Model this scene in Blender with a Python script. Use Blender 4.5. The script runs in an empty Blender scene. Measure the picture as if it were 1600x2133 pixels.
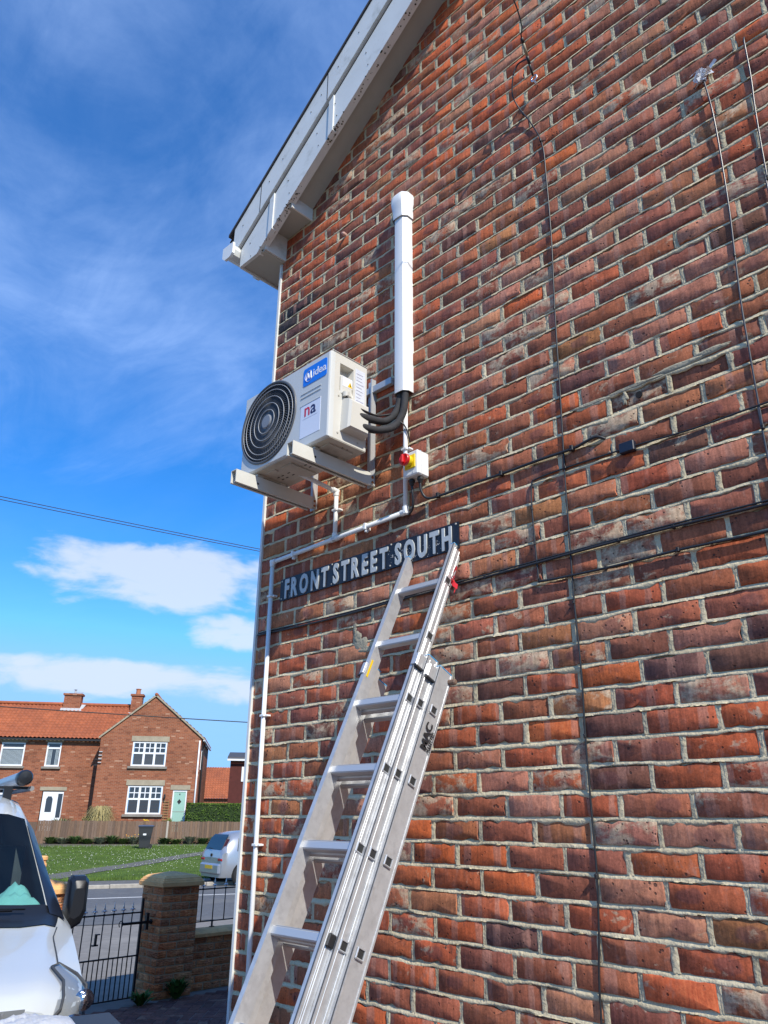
import bpy, math, random
import numpy as np
from mathutils import Vector, Matrix

random.seed(11); rng = np.random.default_rng(11)
SC = bpy.context.scene
COL = SC.collection
R = math.radians

# ------------------------------------------------------------------ camera
PITCH, YAW, ROLL = .3822395, -.7834038, .00689782
cp, sp = math.cos(PITCH), math.sin(PITCH)
fw = Vector((math.sin(YAW) * cp, math.cos(YAW) * cp, sp))
rt = Vector((math.cos(YAW), -math.sin(YAW), 0)); up = rt.cross(fw)
c_, s_ = math.cos(ROLL), math.sin(ROLL)
r2, u2 = c_ * rt + s_ * up, -s_ * rt + c_ * up
cd = bpy.data.cameras.new('camera'); cam = bpy.data.objects.new('camera', cd); COL.objects.link(cam)
CAM = Vector((3.441, -2.459, 1.783))
cam.matrix_world = Matrix(((r2.x, u2.x, -fw.x, CAM.x), (r2.y, u2.y, -fw.y, CAM.y), (r2.z, u2.z, -fw.z, CAM.z), (0, 0, 0, 1)))
cd.sensor_fit = 'VERTICAL'; cd.sensor_height = 36; cd.lens = 1577.88 / 2133 * 36
cd.clip_start = .05; cd.clip_end = 3000
SC.camera = cam

# ------------------------------------------------------------------ light
SUN = Vector((3.15, -1.0, 3.0)).normalized()
w = bpy.data.worlds.new('World'); SC.world = w; w.use_nodes = True
nt = w.node_tree; nt.nodes.clear()
def N(t, typ, **kw):
    n = t.nodes.new(typ)
    for k, v in kw.items():
        if k.startswith('i_'):
            key = k[2:]
            key = int(key) if key.isdigit() else key.replace('_', ' ')
            n.inputs[key].default_value = v
        else: setattr(n, k, v)
    return n
def math_(t, op, a, b=None, clamp=False):
    n = N(t, 'ShaderNodeMath', operation=op, use_clamp=clamp)
    for i, v in enumerate((a, b)):
        if v is None: continue
        if isinstance(v, (int, float)): n.inputs[i].default_value = v
        else: t.links.new(v, n.inputs[i])
    return n.outputs[0]
def ramp_(t, fac, stops, interp='LINEAR'):
    n = N(t, 'ShaderNodeValToRGB'); e = n.color_ramp.elements; n.color_ramp.interpolation = interp
    while len(e) < len(stops): e.new(.5)
    for i, (p, c) in enumerate(stops):
        e[i].position = p; e[i].color = c if len(c) == 4 else (*c, 1)
    t.links.new(fac, n.inputs[0]); return n.outputs[0]
def mix_(t, fac, a, b, blend='MIX'):
    n = N(t, 'ShaderNodeMix', data_type='RGBA', blend_type=blend)
    for s, v in ((n.inputs[0], fac), (n.inputs[6], a), (n.inputs[7], b)):
        if isinstance(v, (int, float)): s.default_value = v
        elif isinstance(v, (tuple, list)): s.default_value = (*v, 1) if len(v) == 3 else v
        else: t.links.new(v, s)
    return n.outputs[2]
sky = N(nt, 'ShaderNodeTexSky', sky_type='NISHITA', sun_disc=False)
sky.sun_elevation = math.asin(SUN.z); sky.sun_rotation = math.atan2(SUN.x, SUN.y)
sky.air_density = .9; sky.dust_density = 0.; sky.ozone_density = 3.0; sky.altitude = 300
tc = N(nt, 'ShaderNodeTexCoord')
sep = N(nt, 'ShaderNodeSeparateXYZ'); nt.links.new(tc.outputs['Generated'], sep.inputs[0])
el = math_(nt, 'ARCSINE', sep.outputs[2]); az = math_(nt, 'ARCTAN2', sep.outputs[0], sep.outputs[1])
# high thin cirrus: streaky noise on a plane overhead
zc = math_(nt, 'MAXIMUM', sep.outputs[2], .05)
pl = N(nt, 'ShaderNodeCombineXYZ')
nt.links.new(math_(nt, 'DIVIDE', sep.outputs[0], zc), pl.inputs[0]); nt.links.new(math_(nt, 'DIVIDE', sep.outputs[1], zc), pl.inputs[1])
mp = N(nt, 'ShaderNodeMapping'); mp.inputs['Rotation'].default_value = (0, 0, .7); mp.inputs['Scale'].default_value = (1.0, 1.9, 1); mp.inputs['Location'].default_value = (.35, 1.1, 0)
nt.links.new(pl.outputs[0], mp.inputs[0])
n1 = N(nt, 'ShaderNodeTexNoise', i_Scale=.85, i_Detail=9., i_Roughness=.62, i_Distortion=.9); nt.links.new(mp.outputs[0], n1.inputs['Vector'])
n1b = N(nt, 'ShaderNodeTexNoise', i_Scale=3.5, i_Detail=6., i_Roughness=.6, i_Distortion=.6); nt.links.new(mp.outputs[0], n1b.inputs['Vector'])
cir = ramp_(nt, n1.outputs[0], [(.38, (0, 0, 0)), (.75, (1, 1, 1))])
cirb = ramp_(nt, n1b.outputs[0], [(.3, (.45, .45, .45)), (.7, (1, 1, 1))])
cpatch = ramp_(nt, math_(nt, 'ADD', el, math_(nt, 'MULTIPLY', math_(nt, 'SUBTRACT', n1.outputs[0], .5), .35)), [(.42, (.08, .08, .08)), (.62, (1, 1, 1))])
cirm = math_(nt, 'MULTIPLY', math_(nt, 'MULTIPLY', math_(nt, 'MULTIPLY', math_(nt, 'ADD', math_(nt, 'MULTIPLY', cir, .8), .2), cirb), cpatch), .54)
# low cumulus: fluffy noise in azimuth / elevation, a band of banks near the horizon all round
cu = N(nt, 'ShaderNodeCombineXYZ'); nt.links.new(az, cu.inputs[0]); nt.links.new(math_(nt, 'MULTIPLY', el, 2.6), cu.inputs[1])
n2 = N(nt, 'ShaderNodeTexNoise', i_Scale=11., i_Detail=9., i_Roughness=.55, i_Distortion=.25); nt.links.new(cu.outputs[0], n2.inputs['Vector'])
def bank(a0, e0, wa, we, amp=1.0):
    da = math_(nt, 'DIVIDE', math_(nt, 'SUBTRACT', az, a0), wa); de = math_(nt, 'DIVIDE', math_(nt, 'SUBTRACT', el, e0), we)
    r = math_(nt, 'ADD', math_(nt, 'MULTIPLY', da, da), math_(nt, 'MULTIPLY', de, de))
    return math_(nt, 'MULTIPLY', math_(nt, 'SUBTRACT', 1., r), amp)
banks = None
spots = [(-62.0, 16.2, 10.5, 2.9), (-52.0, 16.0, 6, 3.5), (-54.5, 12.6, 6.5, 1.6), (-66, 8.9, 16, 1.5), (-50, 8.6, 10, 1.3)]
for k in range(9): spots.append((-20 + k * 34 + rng.uniform(-8, 8), rng.uniform(8, 17), rng.uniform(8, 14), rng.uniform(1.6, 3.4)))
for a, e, wa, we in spots:
    b = bank(R(((a + 180) % 360) - 180), R(e), R(wa), R(we))
    banks = b if banks is None else math_(nt, 'MAXIMUM', banks, b)
dens = math_(nt, 'ADD', math_(nt, 'MULTIPLY', banks, .75), math_(nt, 'MULTIPLY', math_(nt, 'SUBTRACT', n2.outputs[0], .5), 2.1))
cum = ramp_(nt, dens, [(.04, (0, 0, 0)), (.62, (1, 1, 1))], 'EASE')
hs = N(nt, 'ShaderNodeHueSaturation', i_Saturation=1.37, i_Hue=.507, i_Value=1.0); nt.links.new(sky.outputs[0], hs.inputs['Color'])
capd = mix_(nt, 1., hs.outputs[0], (1.35, 2.75, 4.9), 'DARKEN')
skyc = mix_(nt, cirm, capd, (2.9, 4.0, 6.2))
skyc = mix_(nt, math_(nt, 'MULTIPLY', cum, .76), skyc, (3.3, 3.6, 4.2))
bg = N(nt, 'ShaderNodeBackground', i_Strength=.175); nt.links.new(skyc, bg.inputs[0])
wo = N(nt, 'ShaderNodeOutputWorld'); nt.links.new(bg.outputs[0], wo.inputs[0])

sl = bpy.data.lights.new('sun', 'SUN'); so = bpy.data.objects.new('sun', sl); COL.objects.link(so)
sl.energy = 3.9; sl.angle = R(.53); sl.color = (1, .94, .83)
so.rotation_euler = SUN.to_track_quat('Z', 'Y').to_euler(); so.location = (0, 0, 30)
V = SC.view_settings; V.view_transform = 'Standard'; V.look = 'None'; V.gamma = 1; V.use_curve_mapping = False
V.exposure = .48
SC.render.engine = 'CYCLES'

# ------------------------------------------------------------------ materials
MATS = {}
def mat(name, color, rough=.6, metal=0., noise=0., scale=20., bump=0., bscale=None, spec=.5, coat=0., dirt=None, dscale=3., dlo=.5, dhi=.75, stretch=None, emit=None):
    if name in MATS: return MATS[name]
    m = bpy.data.materials.new(name); m.use_nodes = True; t = m.node_tree
    b = t.nodes['Principled BSDF']; MATS[name] = m
    b.inputs['Roughness'].default_value = rough; b.inputs['Metallic'].default_value = metal
    b.inputs['Specular IOR Level'].default_value = spec; b.inputs['Coat Weight'].default_value = coat
    g = N(t, 'ShaderNodeNewGeometry'); vec = g.outputs['Position']
    if stretch:
        mpn = N(t, 'ShaderNodeMapping'); mpn.inputs['Scale'].default_value = stretch; t.links.new(vec, mpn.inputs[0]); vec = mpn.outputs[0]
    colr = None
    if noise:
        n = N(t, 'ShaderNodeTexNoise', i_Scale=scale, i_Detail=5., i_Roughness=.6); t.links.new(vec, n.inputs['Vector'])
        c0 = tuple(max(0, x * (1 - noise)) for x in color); c1 = tuple(x * (1 + noise) for x in color)
        colr = ramp_(t, n.outputs[0], [(.25, c0), (.75, c1)])
    if dirt:
        n = N(t, 'ShaderNodeTexNoise', i_Scale=dscale, i_Detail=7., i_Roughness=.65); t.links.new(vec, n.inputs['Vector'])
        f = ramp_(t, n.outputs[0], [(dlo, (0, 0, 0)), (dhi, (1, 1, 1))])
        colr = mix_(t, f, colr if colr else color, dirt)
    if colr: t.links.new(colr, b.inputs['Base Color'])
    else: b.inputs['Base Color'].default_value = (*color, 1)
    if bump:
        n = N(t, 'ShaderNodeTexNoise', i_Scale=bscale or scale, i_Detail=6.); t.links.new(vec, n.inputs['Vector'])
        bp = N(t, 'ShaderNodeBump', i_Strength=1., i_Distance=bump); t.links.new(n.outputs[0], bp.inputs['Height']); t.links.new(bp.outputs[0], b.inputs['Normal'])
    if emit: b.inputs['Emission Color'].default_value = (*color, 1); b.inputs['Emission Strength'].default_value = emit
    return m

def brick_material(name, from_object=True, bands=True, bump=.0022, creases=False):
    """Base colour and seed come from the brick itself (object colour, or a colour attribute of joined bricks)."""
    m = bpy.data.materials.new(name); m.use_nodes = True; t = m.node_tree; b = t.nodes['Principled BSDF']
    if from_object:
        oi = N(t, 'ShaderNodeObjectInfo'); base, seed = oi.outputs['Color'], oi.outputs['Alpha']
    else:
        at = N(t, 'ShaderNodeAttribute', attribute_name='Col'); base, seed = at.outputs['Color'], at.outputs['Alpha']
    g = N(t, 'ShaderNodeNewGeometry'); P = g.outputs['Position']
    W = math_(t, 'MULTIPLY', seed, 61.)
    def noise(scale, detail=4., rough=.6, stretch=None, dist=0.):
        n = N(t, 'ShaderNodeTexNoise', noise_dimensions='4D', i_Scale=scale, i_Detail=detail, i_Roughness=rough, i_Distortion=dist)
        v = P
        if stretch:
            q = N(t, 'ShaderNodeMapping'); q.inputs['Scale'].default_value = stretch; t.links.new(P, q.inputs[0]); v = q.outputs[0]
        t.links.new(v, n.inputs['Vector']); t.links.new(W, n.inputs['W']); return n.outputs[0]
    fr = lambda k: math_(t, 'FRACT', math_(t, 'MULTIPLY', seed, k))
    hv = N(t, 'ShaderNodeHueSaturation'); t.links.new(base, hv.inputs['Color'])
    big = noise(15., 5., .65); t.links.new(math_(t, 'ADD', .52, math_(t, 'MULTIPLY', big, 1.16)), hv.inputs['Value'])
    col = hv.outputs[0]
    # burnt dark patches
    dk = ramp_(t, noise(13., 4., .6, (1, 1, 1.6)), [(.56, (0, 0, 0)), (.72, (1, 1, 1))])
    dk = math_(t, 'MULTIPLY', dk, math_(t, 'MULTIPLY', math_(t, 'GREATER_THAN', fr(7.3), .55), .6))
    col = mix_(t, dk, col, (.075, .045, .042))
    # pale firing bands across the brick
    if bands:
        uv = N(t, 'ShaderNodeUVMap'); su = N(t, 'ShaderNodeSeparateXYZ'); t.links.new(uv.outputs[0], su.inputs[0])
        un = math_(t, 'ADD', su.outputs[0], math_(t, 'MULTIPLY', math_(t, 'SUBTRACT', noise(22., 2.), .5), .10))
        ph = math_(t, 'ADD', math_(t, 'MULTIPLY', un, math_(t, 'ADD', 1.1, math_(t, 'MULTIPLY', fr(3.7), 1.6))), fr(11.9))
        bd = math_(t, 'ABSOLUTE', math_(t, 'SUBTRACT', math_(t, 'FRACT', ph), .5))
        bd = ramp_(t, bd, [(.11, (1, 1, 1)), (.145, (0, 0, 0))])
        bd = math_(t, 'MULTIPLY', bd, math_(t, 'MULTIPLY', math_(t, 'GREATER_THAN', fr(5.1), .52), math_(t, 'ADD', .25, math_(t, 'MULTIPLY', noise(30., 3.), .55))))
        col = mix_(t, bd, col, (.40, .20, .145))
        # one dark half-oval kiss mark
        kv = math_(t, 'ADD', math_(t, 'POWER', math_(t, 'DIVIDE', math_(t, 'SUBTRACT', su.outputs[0], math_(t, 'ADD', .3, math_(t, 'MULTIPLY', fr(13.3), .4))), .27), 2.), math_(t, 'POWER', math_(t, 'DIVIDE', math_(t, 'SUBTRACT', su.outputs[1], .5), .42), 2.))
        kv = ramp_(t, math_(t, 'ADD', kv, math_(t, 'MULTIPLY', noise(25., 3.), .8)), [(.75, (1, 1, 1)), (1.0, (0, 0, 0))])
        kv = math_(t, 'MULTIPLY', kv, math_(t, 'MULTIPLY', math_(t, 'GREATER_THAN', fr(17.7), .74), .55))
        col = mix_(t, kv, col, (.15, .06, .055))
    # lime and mortar residue
    lm = ramp_(t, noise(16., 6., .65, (1, 1, 1.3), .4), [(.60, (0, 0, 0)), (.68, (1, 1, 1))])
    lm2 = ramp_(t, noise(11., 6., .7, (1, 1, 1.5), .5), [(.46, (0, 0, 0)), (.56, (1, 1, 1))]); lm2 = math_(t, 'MULTIPLY', lm2, math_(t, 'GREATER_THAN', fr(9.7), .84))
    lm = math_(t, 'MAXIMUM', lm, lm2); lm = math_(t, 'MULTIPLY', lm, math_(t, 'MULTIPLY', math_(t, 'GREATER_THAN', fr(9.7), .45), .88 if bands else .25))
    col = mix_(t, lm, col, mix_(t, noise(45., 3.), (.34, .22, .13), (.66, .54, .38)))
    # vertical drag streaks and fine grain
    st = noise(26., 4., .6, (3.2, 1, .35)); col = mix_(t, .60, col, ramp_(t, st, [(.32, (.30, .30, .30)), (.68, (.76, .73, .71))]), 'OVERLAY')
    gr = noise(130., 5., .8); col = mix_(t, .75, col, ramp_(t, gr, [(.32, (.28, .28, .28)), (.68, (.74, .74, .74))]), 'OVERLAY')
    ed = ramp_(t, noise(34., 5., .7), [(.55, (0, 0, 0)), (.70, (1, 1, 1))]); col = mix_(t, math_(t, 'MULTIPLY', ed, math_(t, 'MULTIPLY', fr(31.3), .6)), col, (.10, .048, .038))
    pk = ramp_(t, noise(20., 6., .7, (1.6, 1, .8)), [(.54, (0, 0, 0)), (.66, (1, 1, 1))]); col = mix_(t, math_(t, 'MULTIPLY', pk, math_(t, 'MULTIPLY', fr(23.1), .55)), col, (.42, .22, .165))
    # pits
    vo = N(t, 'ShaderNodeTexVoronoi', voronoi_dimensions='4D', i_Scale=62.); t.links.new(P, vo.inputs['Vector']); t.links.new(W, vo.inputs['W'])
    pit = ramp_(t, math_(t, 'ADD', vo.outputs['Distance'], math_(t, 'MULTIPLY', math_(t, 'SUBTRACT', noise(14., 2.), .5), .9)), [(.12, (1, 1, 1)), (.22, (0, 0, 0))])
    col = mix_(t, math_(t, 'MULTIPLY', pit, .8), col, (.045, .028, .026))
    t.links.new(col, b.inputs['Base Color'])
    b.inputs['Roughness'].default_value = .82; b.inputs['Specular IOR Level'].default_value = .22
    h = math_(t, 'SUBTRACT', math_(t, 'ADD', math_(t, 'MULTIPLY', noise(55., 5., .6), .5), math_(t, 'MULTIPLY', st, .45)), math_(t, 'MULTIPLY', pit, 1.1))
    if creases:
        wv = N(t, 'ShaderNodeTexNoise', noise_dimensions='4D', i_Scale=14., i_Detail=2., i_Distortion=1.2)
        q = N(t, 'ShaderNodeMapping'); q.inputs['Scale'].default_value = (.5, .5, 3); t.links.new(P, q.inputs[0]); t.links.new(q.outputs[0], wv.inputs['Vector']); t.links.new(W, wv.inputs['W'])
        h = math_(t, 'ADD', h, math_(t, 'MULTIPLY', math_(t, 'ABSOLUTE', math_(t, 'SUBTRACT', wv.outputs[0], .5)), 8.))
    bp = N(t, 'ShaderNodeBump', i_Strength=1., i_Distance=bump); t.links.new(h, bp.inputs['Height']); t.links.new(bp.outputs[0], b.inputs['Normal'])
    return m

def mortar_material(name, c0, c1, bump=.002):
    m = bpy.data.materials.new(name); m.use_nodes = True; t = m.node_tree; b = t.nodes['Principled BSDF']
    g = N(t, 'ShaderNodeNewGeometry'); P = g.outputs['Position']
    n = N(t, 'ShaderNodeTexNoise', i_Scale=5., i_Detail=6., i_Roughness=.6); t.links.new(P, n.inputs['Vector'])
    f = N(t, 'ShaderNodeTexNoise', i_Scale=180., i_Detail=4., i_Roughness=.7); t.links.new(P, f.inputs['Vector'])
    col = ramp_(t, n.outputs[0], [(.3, c0), (.7, c1)])
    col = mix_(t, .35, col, ramp_(t, f.outputs[0], [(.3, (.3, .3, .3)), (.7, (.72, .72, .7))]), 'OVERLAY')
    t.links.new(col, b.inputs['Base Color']); b.inputs['Roughness'].default_value = .95; b.inputs['Specular IOR Level'].default_value = .1
    n3 = N(t, 'ShaderNodeTexNoise', i_Scale=70., i_Detail=6.); t.links.new(P, n3.inputs['Vector'])
    bp = N(t, 'ShaderNodeBump', i_Strength=1., i_Distance=bump); t.links.new(n3.outputs[0], bp.inputs['Height']); t.links.new(bp.outputs[0], b.inputs['Normal'])
    return m

BRICK = brick_material('brick', True); BRICK_J = brick_material('brick_joined', False)
RUSTIC = brick_material('rustic_brick', True, bands=False, bump=.006, creases=True)
MORTAR = mortar_material('mortar', (.46, .385, .245), (.70, .60, .41), .005)
MORTAR_P = mortar_material('pillar_mortar', (.36, .24, .14), (.46, .32, .19))

def far_brick(name, udir, c1, c2, mort):
    m = bpy.data.materials.new(name); m.use_nodes = True; t = m.node_tree; b = t.nodes['Principled BSDF']
    g = N(t, 'ShaderNodeNewGeometry'); s = N(t, 'ShaderNodeSeparateXYZ'); t.links.new(g.outputs['Position'], s.inputs[0])
    u = math_(t, 'ADD', math_(t, 'MULTIPLY', s.outputs[0], udir[0]), math_(t, 'MULTIPLY', s.outputs[1], udir[1]))
    cx = N(t, 'ShaderNodeCombineXYZ'); t.links.new(u, cx.inputs[0]); t.links.new(s.outputs[2], cx.inputs[1])
    br = N(t, 'ShaderNodeTexBrick', i_Scale=1., i_Brick_Width=.235, i_Row_Height=.08, i_Mortar_Size=.007, i_Mortar_Smooth=.3, i_Bias=.1)
    br.inputs['Color1'].default_value = (*c1, 1); br.inputs['Color2'].default_value = (*c2, 1); br.inputs['Mortar'].default_value = (*mort, 1)
    t.links.new(cx.outputs[0], br.inputs['Vector'])
    # odd pale and dark bricks
    q = N(t, 'ShaderNodeVectorMath', operation='DIVIDE'); q.inputs[1].default_value = (.235, .08, 1); t.links.new(cx.outputs[0], q.inputs[0])
    fl = N(t, 'ShaderNodeVectorMath', operation='FLOOR'); t.links.new(q.outputs[0], fl.inputs[0])
    wn = N(t, 'ShaderNodeTexWhiteNoise', noise_dimensions='2D'); t.links.new(fl.outputs[0], wn.inputs['Vector'])
    col = mix_(t, math_(t, 'MULTIPLY', math_(t, 'GREATER_THAN', wn.outputs['Value'], .965), .5), br.outputs[0], (.50, .32, .22))
    col = mix_(t, math_(t, 'MULTIPLY', math_(t, 'LESS_THAN', wn.outputs['Value'], .12), .45), col, (.12, .045, .03))
    n = N(t, 'ShaderNodeTexNoise', i_Scale=.7, i_Detail=5.); t.links.new(g.outputs['Position'], n.inputs['Vector'])
    col = mix_(t, .5, col, ramp_(t, n.outputs[0], [(.3, (.36, .36, .36)), (.7, (.62, .62, .62))]), 'OVERLAY')
    t.links.new(col, b.inputs['Base Color']); b.inputs['Roughness'].default_value = .9; b.inputs['Specular IOR Level'].default_value = .15
    return m

def glass_mat(name, tint, gloss=.12, rough=.02):
    m = bpy.data.materials.new(name); m.use_nodes = True; t = m.node_tree; t.nodes.clear()
    tr = N(t, 'ShaderNodeBsdfTransparent'); tr.inputs[0].default_value = (*tint, 1)
    gl = N(t, 'ShaderNodeBsdfGlossy', i_Roughness=rough)
    fr = N(t, 'ShaderNodeLayerWeight', i_Blend=.5)
    mx = N(t, 'ShaderNodeMixShader'); f = math_(t, 'ADD', math_(t, 'MULTIPLY', math_(t, 'POWER', fr.outputs['Facing'], 4.5), .9), gloss + .04, clamp=True)
    t.links.new(f, mx.inputs[0]); t.links.new(tr.outputs[0], mx.inputs[1]); t.links.new(gl.outputs[0], mx.inputs[2])
    o = N(t, 'ShaderNodeOutputMaterial'); t.links.new(mx.outputs[0], o.inputs[0]); return m

# ------------------------------------------------------------------ mesh helpers
ORG = {}
class MB:
    def __init__(s, tf=None): s.v = []; s.f = []; s.tf = tf; s.uv = {}
    def add(s, vs, fs):
        o = len(s.v); s.v += [tuple(s.tf(*p)) if s.tf else tuple(p) for p in vs]; s.f += [tuple(i + o for i in f) for f in fs]; return s
    def box(s, a, b):
        (x0, y0, z0), (x1, y1, z1) = a, b
        x0, x1 = min(x0, x1), max(x0, x1); y0, y1 = min(y0, y1), max(y0, y1); z0, z1 = min(z0, z1), max(z0, z1)
        return s.add([(x, y, z) for z in (z0, z1) for y in (y0, y1) for x in (x0, x1)], [(0, 2, 3, 1), (4, 5, 7, 6), (0, 1, 5, 4), (2, 6, 7, 3), (0, 4, 6, 2), (1, 3, 7, 5)])
    def cbox(s, a, b, c=.004):
        """box with chamfered vertical/horizontal edges"""
        lo = [min(i, j) for i, j in zip(a, b)]; hi = [max(i, j) for i, j in zip(a, b)]
        c = min(c, *[(h - l) * .45 for l, h in zip(lo, hi)])
        vs = []; idx = {}
        for sx in (0, 1):
            for sy in (0, 1):
                for sz in (0, 1):
                    p = [(lo, hi)[q][k] for k, q in enumerate((sx, sy, sz))]
                    for ax in range(3):
                        q = list(p)
                        for k in range(3):
                            if k != ax: q[k] += c if (sx, sy, sz)[k] == 0 else -c
                        idx[(sx, sy, sz, ax)] = len(vs); vs.append(q)
        fs = []
        for ax in range(3):
            o1, o2 = [k for k in range(3) if k != ax]
            for d in (0, 1):
                f = []
                for p, q in ((0, 0), (1, 0), (1, 1), (0, 1)):
                    k = [0] * 3; k[ax] = d; k[o1] = p; k[o2] = q; f.append(idx[(*k, ax)])
                fs.append(f)
        for ax in range(3):
            o1, o2 = [k for k in range(3) if k != ax]
            for p in (0, 1):
                for q in (0, 1):
                    k0 = [0] * 3; k0[o1] = p; k0[o2] = q; k1 = list(k0); k1[ax] = 1
                    fs.append([idx[(*k0, o1)], idx[(*k1, o1)], idx[(*k1, o2)], idx[(*k0, o2)]])
        for sx in (0, 1):
            for sy in (0, 1):
                for sz in (0, 1): fs.append([idx[(sx, sy, sz, k)] for k in range(3)])
        s.add(vs, fs); return s
    def prism(s, poly, d):
        """poly: 3-D points of a planar outline, extruded by vector d"""
        n = len(poly); vs = [tuple(p) for p in poly] + [tuple(a + b for a, b in zip(p, d)) for p in poly]
        return s.add(vs, [tuple(range(n)), tuple(range(2 * n - 1, n - 1, -1))] + [(i, (i + 1) % n, n + (i + 1) % n, n + i) for i in range(n)])
    def tube(s, pts, r, seg=8, cap=True):
        P = [Vector(p) for p in pts]; n = len(P); rs = r if isinstance(r, (list, tuple)) else [r] * n
        T = [(P[min(i + 1, n - 1)] - P[max(i - 1, 0)]).normalized() for i in range(n)]
        a = Vector((0, 0, 1)) if abs(T[0].z) < .9 else Vector((1, 0, 0)); u = T[0].cross(a).normalized(); vs = []
        for i in range(n):
            u = (u - T[i] * u.dot(T[i])).normalized(); v = T[i].cross(u)
            vs += [tuple(P[i] + (u * math.cos(k * 2 * math.pi / seg) + v * math.sin(k * 2 * math.pi / seg)) * rs[i]) for k in range(seg)]
        fs = [(i * seg + k, i * seg + (k + 1) % seg, (i + 1) * seg + (k + 1) % seg, (i + 1) * seg + k) for i in range(n - 1) for k in range(seg)]
        if cap: fs += [tuple(range(seg))[::-1], tuple((n - 1) * seg + k for k in range(seg))]
        return s.add(vs, fs)
    def lathe(s, prof, c, axis='z', seg=16):
        """prof: (radius, height) pairs"""
        vs = []
        for r, h in prof:
            for k in range(seg):
                a = k * 2 * math.pi / seg; p, q = r * math.cos(a), r * math.sin(a)
                o = {'z': (p, q, h), 'y': (p, h, q), 'x': (h, p, q)}[axis]; vs.append(tuple(i + j for i, j in zip(c, o)))
        n = len(prof); fs = [(i * seg + k, i * seg + (k + 1) % seg, (i + 1) * seg + (k + 1) % seg, (i + 1) * seg + k) for i in range(n - 1) for k in range(seg)]
        fs += [tuple(range(seg))[::-1], tuple((n - 1) * seg + k for k in range(seg))]
        return s.add(vs, fs)
    def grid(s, rows, close=False):
        m = len(rows[0]); vs = [p for r in rows for p in r]
        fs = [(i * m + k, i * m + (k + 1) % m, (i + 1) * m + (k + 1) % m, (i + 1) * m + k) for i in range(len(rows) - 1) for k in range(m if close else m - 1)]
        return s.add(vs, fs)
    def mesh(s, name, o=(0, 0, 0), smooth=False):
        me = bpy.data.meshes.new(name); me.from_pydata([(a - o[0], b - o[1], c - o[2]) for a, b, c in s.v], [], s.f); me.update()
        if smooth: me.polygons.foreach_set('use_smooth', [True] * len(me.polygons))
        return me
    def build(s, name, m, parent=None, label=None, cat=None, group=None, kind=None, smooth=False, fix=True):
        o = ORG.get(parent.name, (0, 0, 0)) if parent else (0, 0, 0)
        me = s.mesh(name, o)
        import bmesh
        if fix:
            bm = bmesh.new(); bm.from_mesh(me); bmesh.ops.recalc_face_normals(bm, faces=bm.faces); bm.to_mesh(me); bm.free()
        if smooth:
            me.polygons.foreach_set('use_smooth', [True] * len(me.polygons))
            if smooth is not True: me.set_sharp_from_angle(angle=R(smooth))
        ob = bpy.data.objects.new(name, me); COL.objects.link(ob); me.materials.append(m if not isinstance(m, str) else MATS[m])
        if parent: ob.parent = parent
        ORG[ob.name] = o
        return tag(ob, label, cat, group, kind)
def tag(o, label=None, cat=None, group=None, kind=None):
    for k, v in (('label', label), ('category', cat), ('group', group), ('kind', kind)):
        if v: o[k] = v
    return o
def thing(name, loc, label, cat, group=None):
    o = bpy.data.objects.new(name, None); o.empty_display_size = .2; COL.objects.link(o); o.location = loc; ORG[o.name] = tuple(loc)
    return tag(o, label, cat, group)
def inst(name, me, parent, loc, rot=(0, 0, 0), color=None):
    ob = bpy.data.objects.new(name, me); COL.objects.link(ob); ob.parent = parent
    o = ORG.get(parent.name, (0, 0, 0)); ob.location = tuple(a - b for a, b in zip(loc, o)); ob.rotation_euler = rot
    if color: ob.color = color
    return ob
def text_mesh(txt, size, extrude, bold=0., sx=1., shear=0.):
    cu_ = bpy.data.curves.new('t', 'FONT'); cu_.body = txt; cu_.size = size; cu_.extrude = extrude; cu_.offset = bold; cu_.resolution_u = 3; cu_.shear = shear
    ob = bpy.data.objects.new('t', cu_); COL.objects.link(ob)
    dg = bpy.context.evaluated_depsgraph_get(); me = bpy.data.meshes.new_from_object(ob.evaluated_get(dg))
    COL.objects.unlink(ob); bpy.data.objects.remove(ob); bpy.data.curves.remove(cu_)
    for v_ in me.vertices: v_.co.x *= sx
    xs = [v_.co.x for v_ in me.vertices] or [0]
    return me, min(xs), max(xs)
def place_text(me, name, m, parent, M):
    me.transform(M); o = ORG.get(parent.name, (0, 0, 0)); me.transform(Matrix.Translation(-Vector(o)))
    me.materials.clear(); me.materials.append(m); ob = bpy.data.objects.new(name, me); COL.objects.link(ob); ob.parent = parent; return ob
def basis(ex, ey, ez, o):
    return Matrix(((ex[0], ey[0], ez[0], o[0]), (ex[1], ey[1], ez[1], o[1]), (ex[2], ey[2], ez[2], o[2]), (0, 0, 0, 1)))
def arc_pts(pts, r=.03, n=5):
    """round the corners of a polyline"""
    P = [Vector(p) for p in pts]; out = [P[0]]
    for i in range(1, len(P) - 1):
        a = (P[i - 1] - P[i]); b = (P[i + 1] - P[i]); q = min(r, a.length * .45, b.length * .45); a.normalize(); b.normalize()
        for k in range(n + 1):
            t = k / n; out.append((P[i] + a * q) * (1 - t) ** 2 + P[i] * 2 * t * (1 - t) + (P[i] + b * q) * t ** 2)
    out.append(P[-1]); return out
def spline(pts, n=6):
    P = [Vector(p) for p in pts]; out = []
    for i in range(len(P) - 1):
        a, b, c, d = P[max(i - 1, 0)], P[i], P[i + 1], P[min(i + 2, len(P) - 1)]
        for k in range(n):
            t = k / n; out.append(.5 * ((2 * b) + (c - a) * t + (2 * a - 5 * b + 4 * c - d) * t * t + (3 * b - a - 3 * c + d) * t ** 3))
    out.append(P[-1]); return out

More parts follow.
